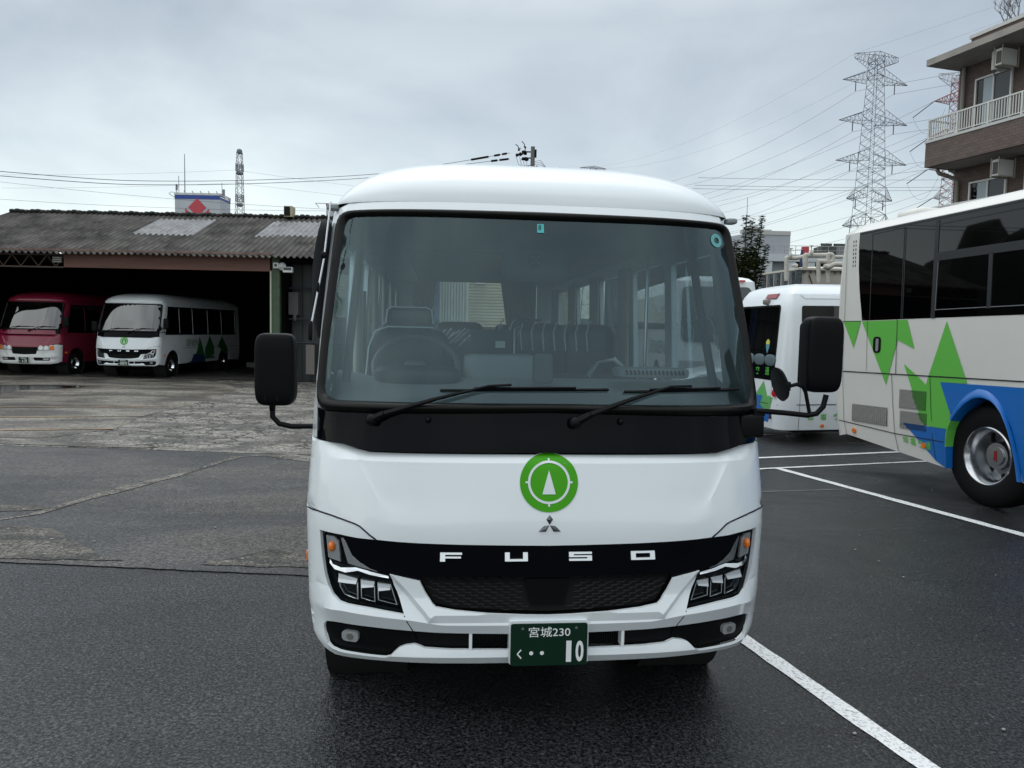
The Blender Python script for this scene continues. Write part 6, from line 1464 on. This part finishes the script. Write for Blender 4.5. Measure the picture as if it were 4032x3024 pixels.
q = MB(); q.prism([(14.6, 39.9), (19.6, 39.9), (19.6, 45.1), (13.95, 44.1)], lambda a, b, h: Vc((a, b, h)), 5.15, 5.25); q.sq((16.4, 41.5, 5.25), (3.6, 3, .35), .9, 20, 8); q.build('lid', mat('tank_lid', (.56, .54, .47), .7), tk)
q = MB(); RB = mat('rib_grey', (.09, .11, .12), .7, var=.5, vscale=6)
for t in (.1, .3, .5, .7, .9):
    x = 14.64 - .59 * t; y = 40 + 4 * t; q.box((x - .06, y, 2.5), (.2, .42, 5.2))
q.box((14.66, 39.93, 2.5), (.32, .1, 5.3)); q.build('rib', RB, tk)
q = MB()
for k in range(15): q.box((14.95 + k * .32, 39.93, 5.08), (.14, .06, .14))
q.tube([(15.2, 39.95, 4.9), (15.5, 39.95, 4.2), (15.85, 39.95, 3.9), (16.2, 39.95, 4.1)], .03, 4); q.build('bracket', mat('rust_brown', (.08, .06, .05), .8), tk)
def pv(x, y, Y): return ray3((2750 + x / 3.318) / 1.8228, (750 + y / 3.318) / 1.8228, Y)
PW2 = mat('lagged_pipe', (.52, .50, .45), .7, var=.10, vscale=4)
for i, (P, r_, Y, lab) in enumerate((
        ([(1150, 1180), (1150, 900), (1175, 880), (1270, 885), (1380, 860), (1410, 848)], .105, 39.2, 'white lagged pipe rising at the left of the tank pipework'),
        ([(1395, 1010), (1395, 860), (1420, 848), (1560, 850), (1680, 845)], .125, 39.0, 'thick white lagged pipe bridging the tank top'),
        ([(1695, 1200), (1695, 860), (1720, 838), (1750, 850), (1755, 900), (1720, 930), (1580, 925), (1565, 950), (1575, 1200)], .105, 38.8, 'white lagged pipe looping down in front of the tank'),
        ([(1700, 835), (1745, 832), (1762, 865), (1900, 870)], .09, 39.4, 'white lagged pipe running right towards the coach, upper one'),
        ([(1640, 990), (1700, 1000), (1780, 965), (1900, 970)], .13, 38.6, 'stained white lagged pipe running right towards the coach, lower one'))):
    q = MB(); q.tube(curve3([pv(x, y, Y) for x, y in P], 4), r_, 10); o = tag(q.build('lagged_pipe', PW2), lab, 'pipe', 'lagged pipes around the tank')
q = MB(); p_ = pv(1262, 980, 40.5); q.tube([p_ - Vc((0, 0, .4)), p_], .06, 8); q.sq(tuple(p_), (.3, .3, .2), .8, 12, 8); tag(q.build('tank_vent', PW2), 'small mushroom vent on the tank lid', 'vent')
for (x, y, Y, lab) in ((1205, 850, 39.1, 'white valve on top of the left lagged pipe'), (1475, 815, 38.9, 'white valve on top of the thick lagged pipe')):
    p_ = pv(x, y, Y); q = MB(); q.sq(tuple(p_), (.17, .17, .26), .8, 10, 6); q.tube([p_, p_ + Vc((0, 0, .35))], .03, 5); q.box(p_ + Vc((0, 0, .35)), (.16, .16, .04)); tag(q.build('valve', PW2), lab, 'valve', 'pipe valves')
q = MB(); p_ = pv(1393, 805, 60); q.box(p_, (.5, .3, .8)); q.tube([p_ - Vc((0, 0, 5)), p_], .06, 5); tag(q.build('red_sign', mat('sign_red2', (.45, .05, .06), .5)), 'small red sign beyond the tank pipework', 'sign')
q = MB(); q.tube([pv(1335, 1000, 55), pv(1345, 860, 55), pv(1360, 775, 55)], .09, 5); tag(q.build('blue_pole', BST), 'leaning dark blue pole beyond the tank pipework', 'pole')
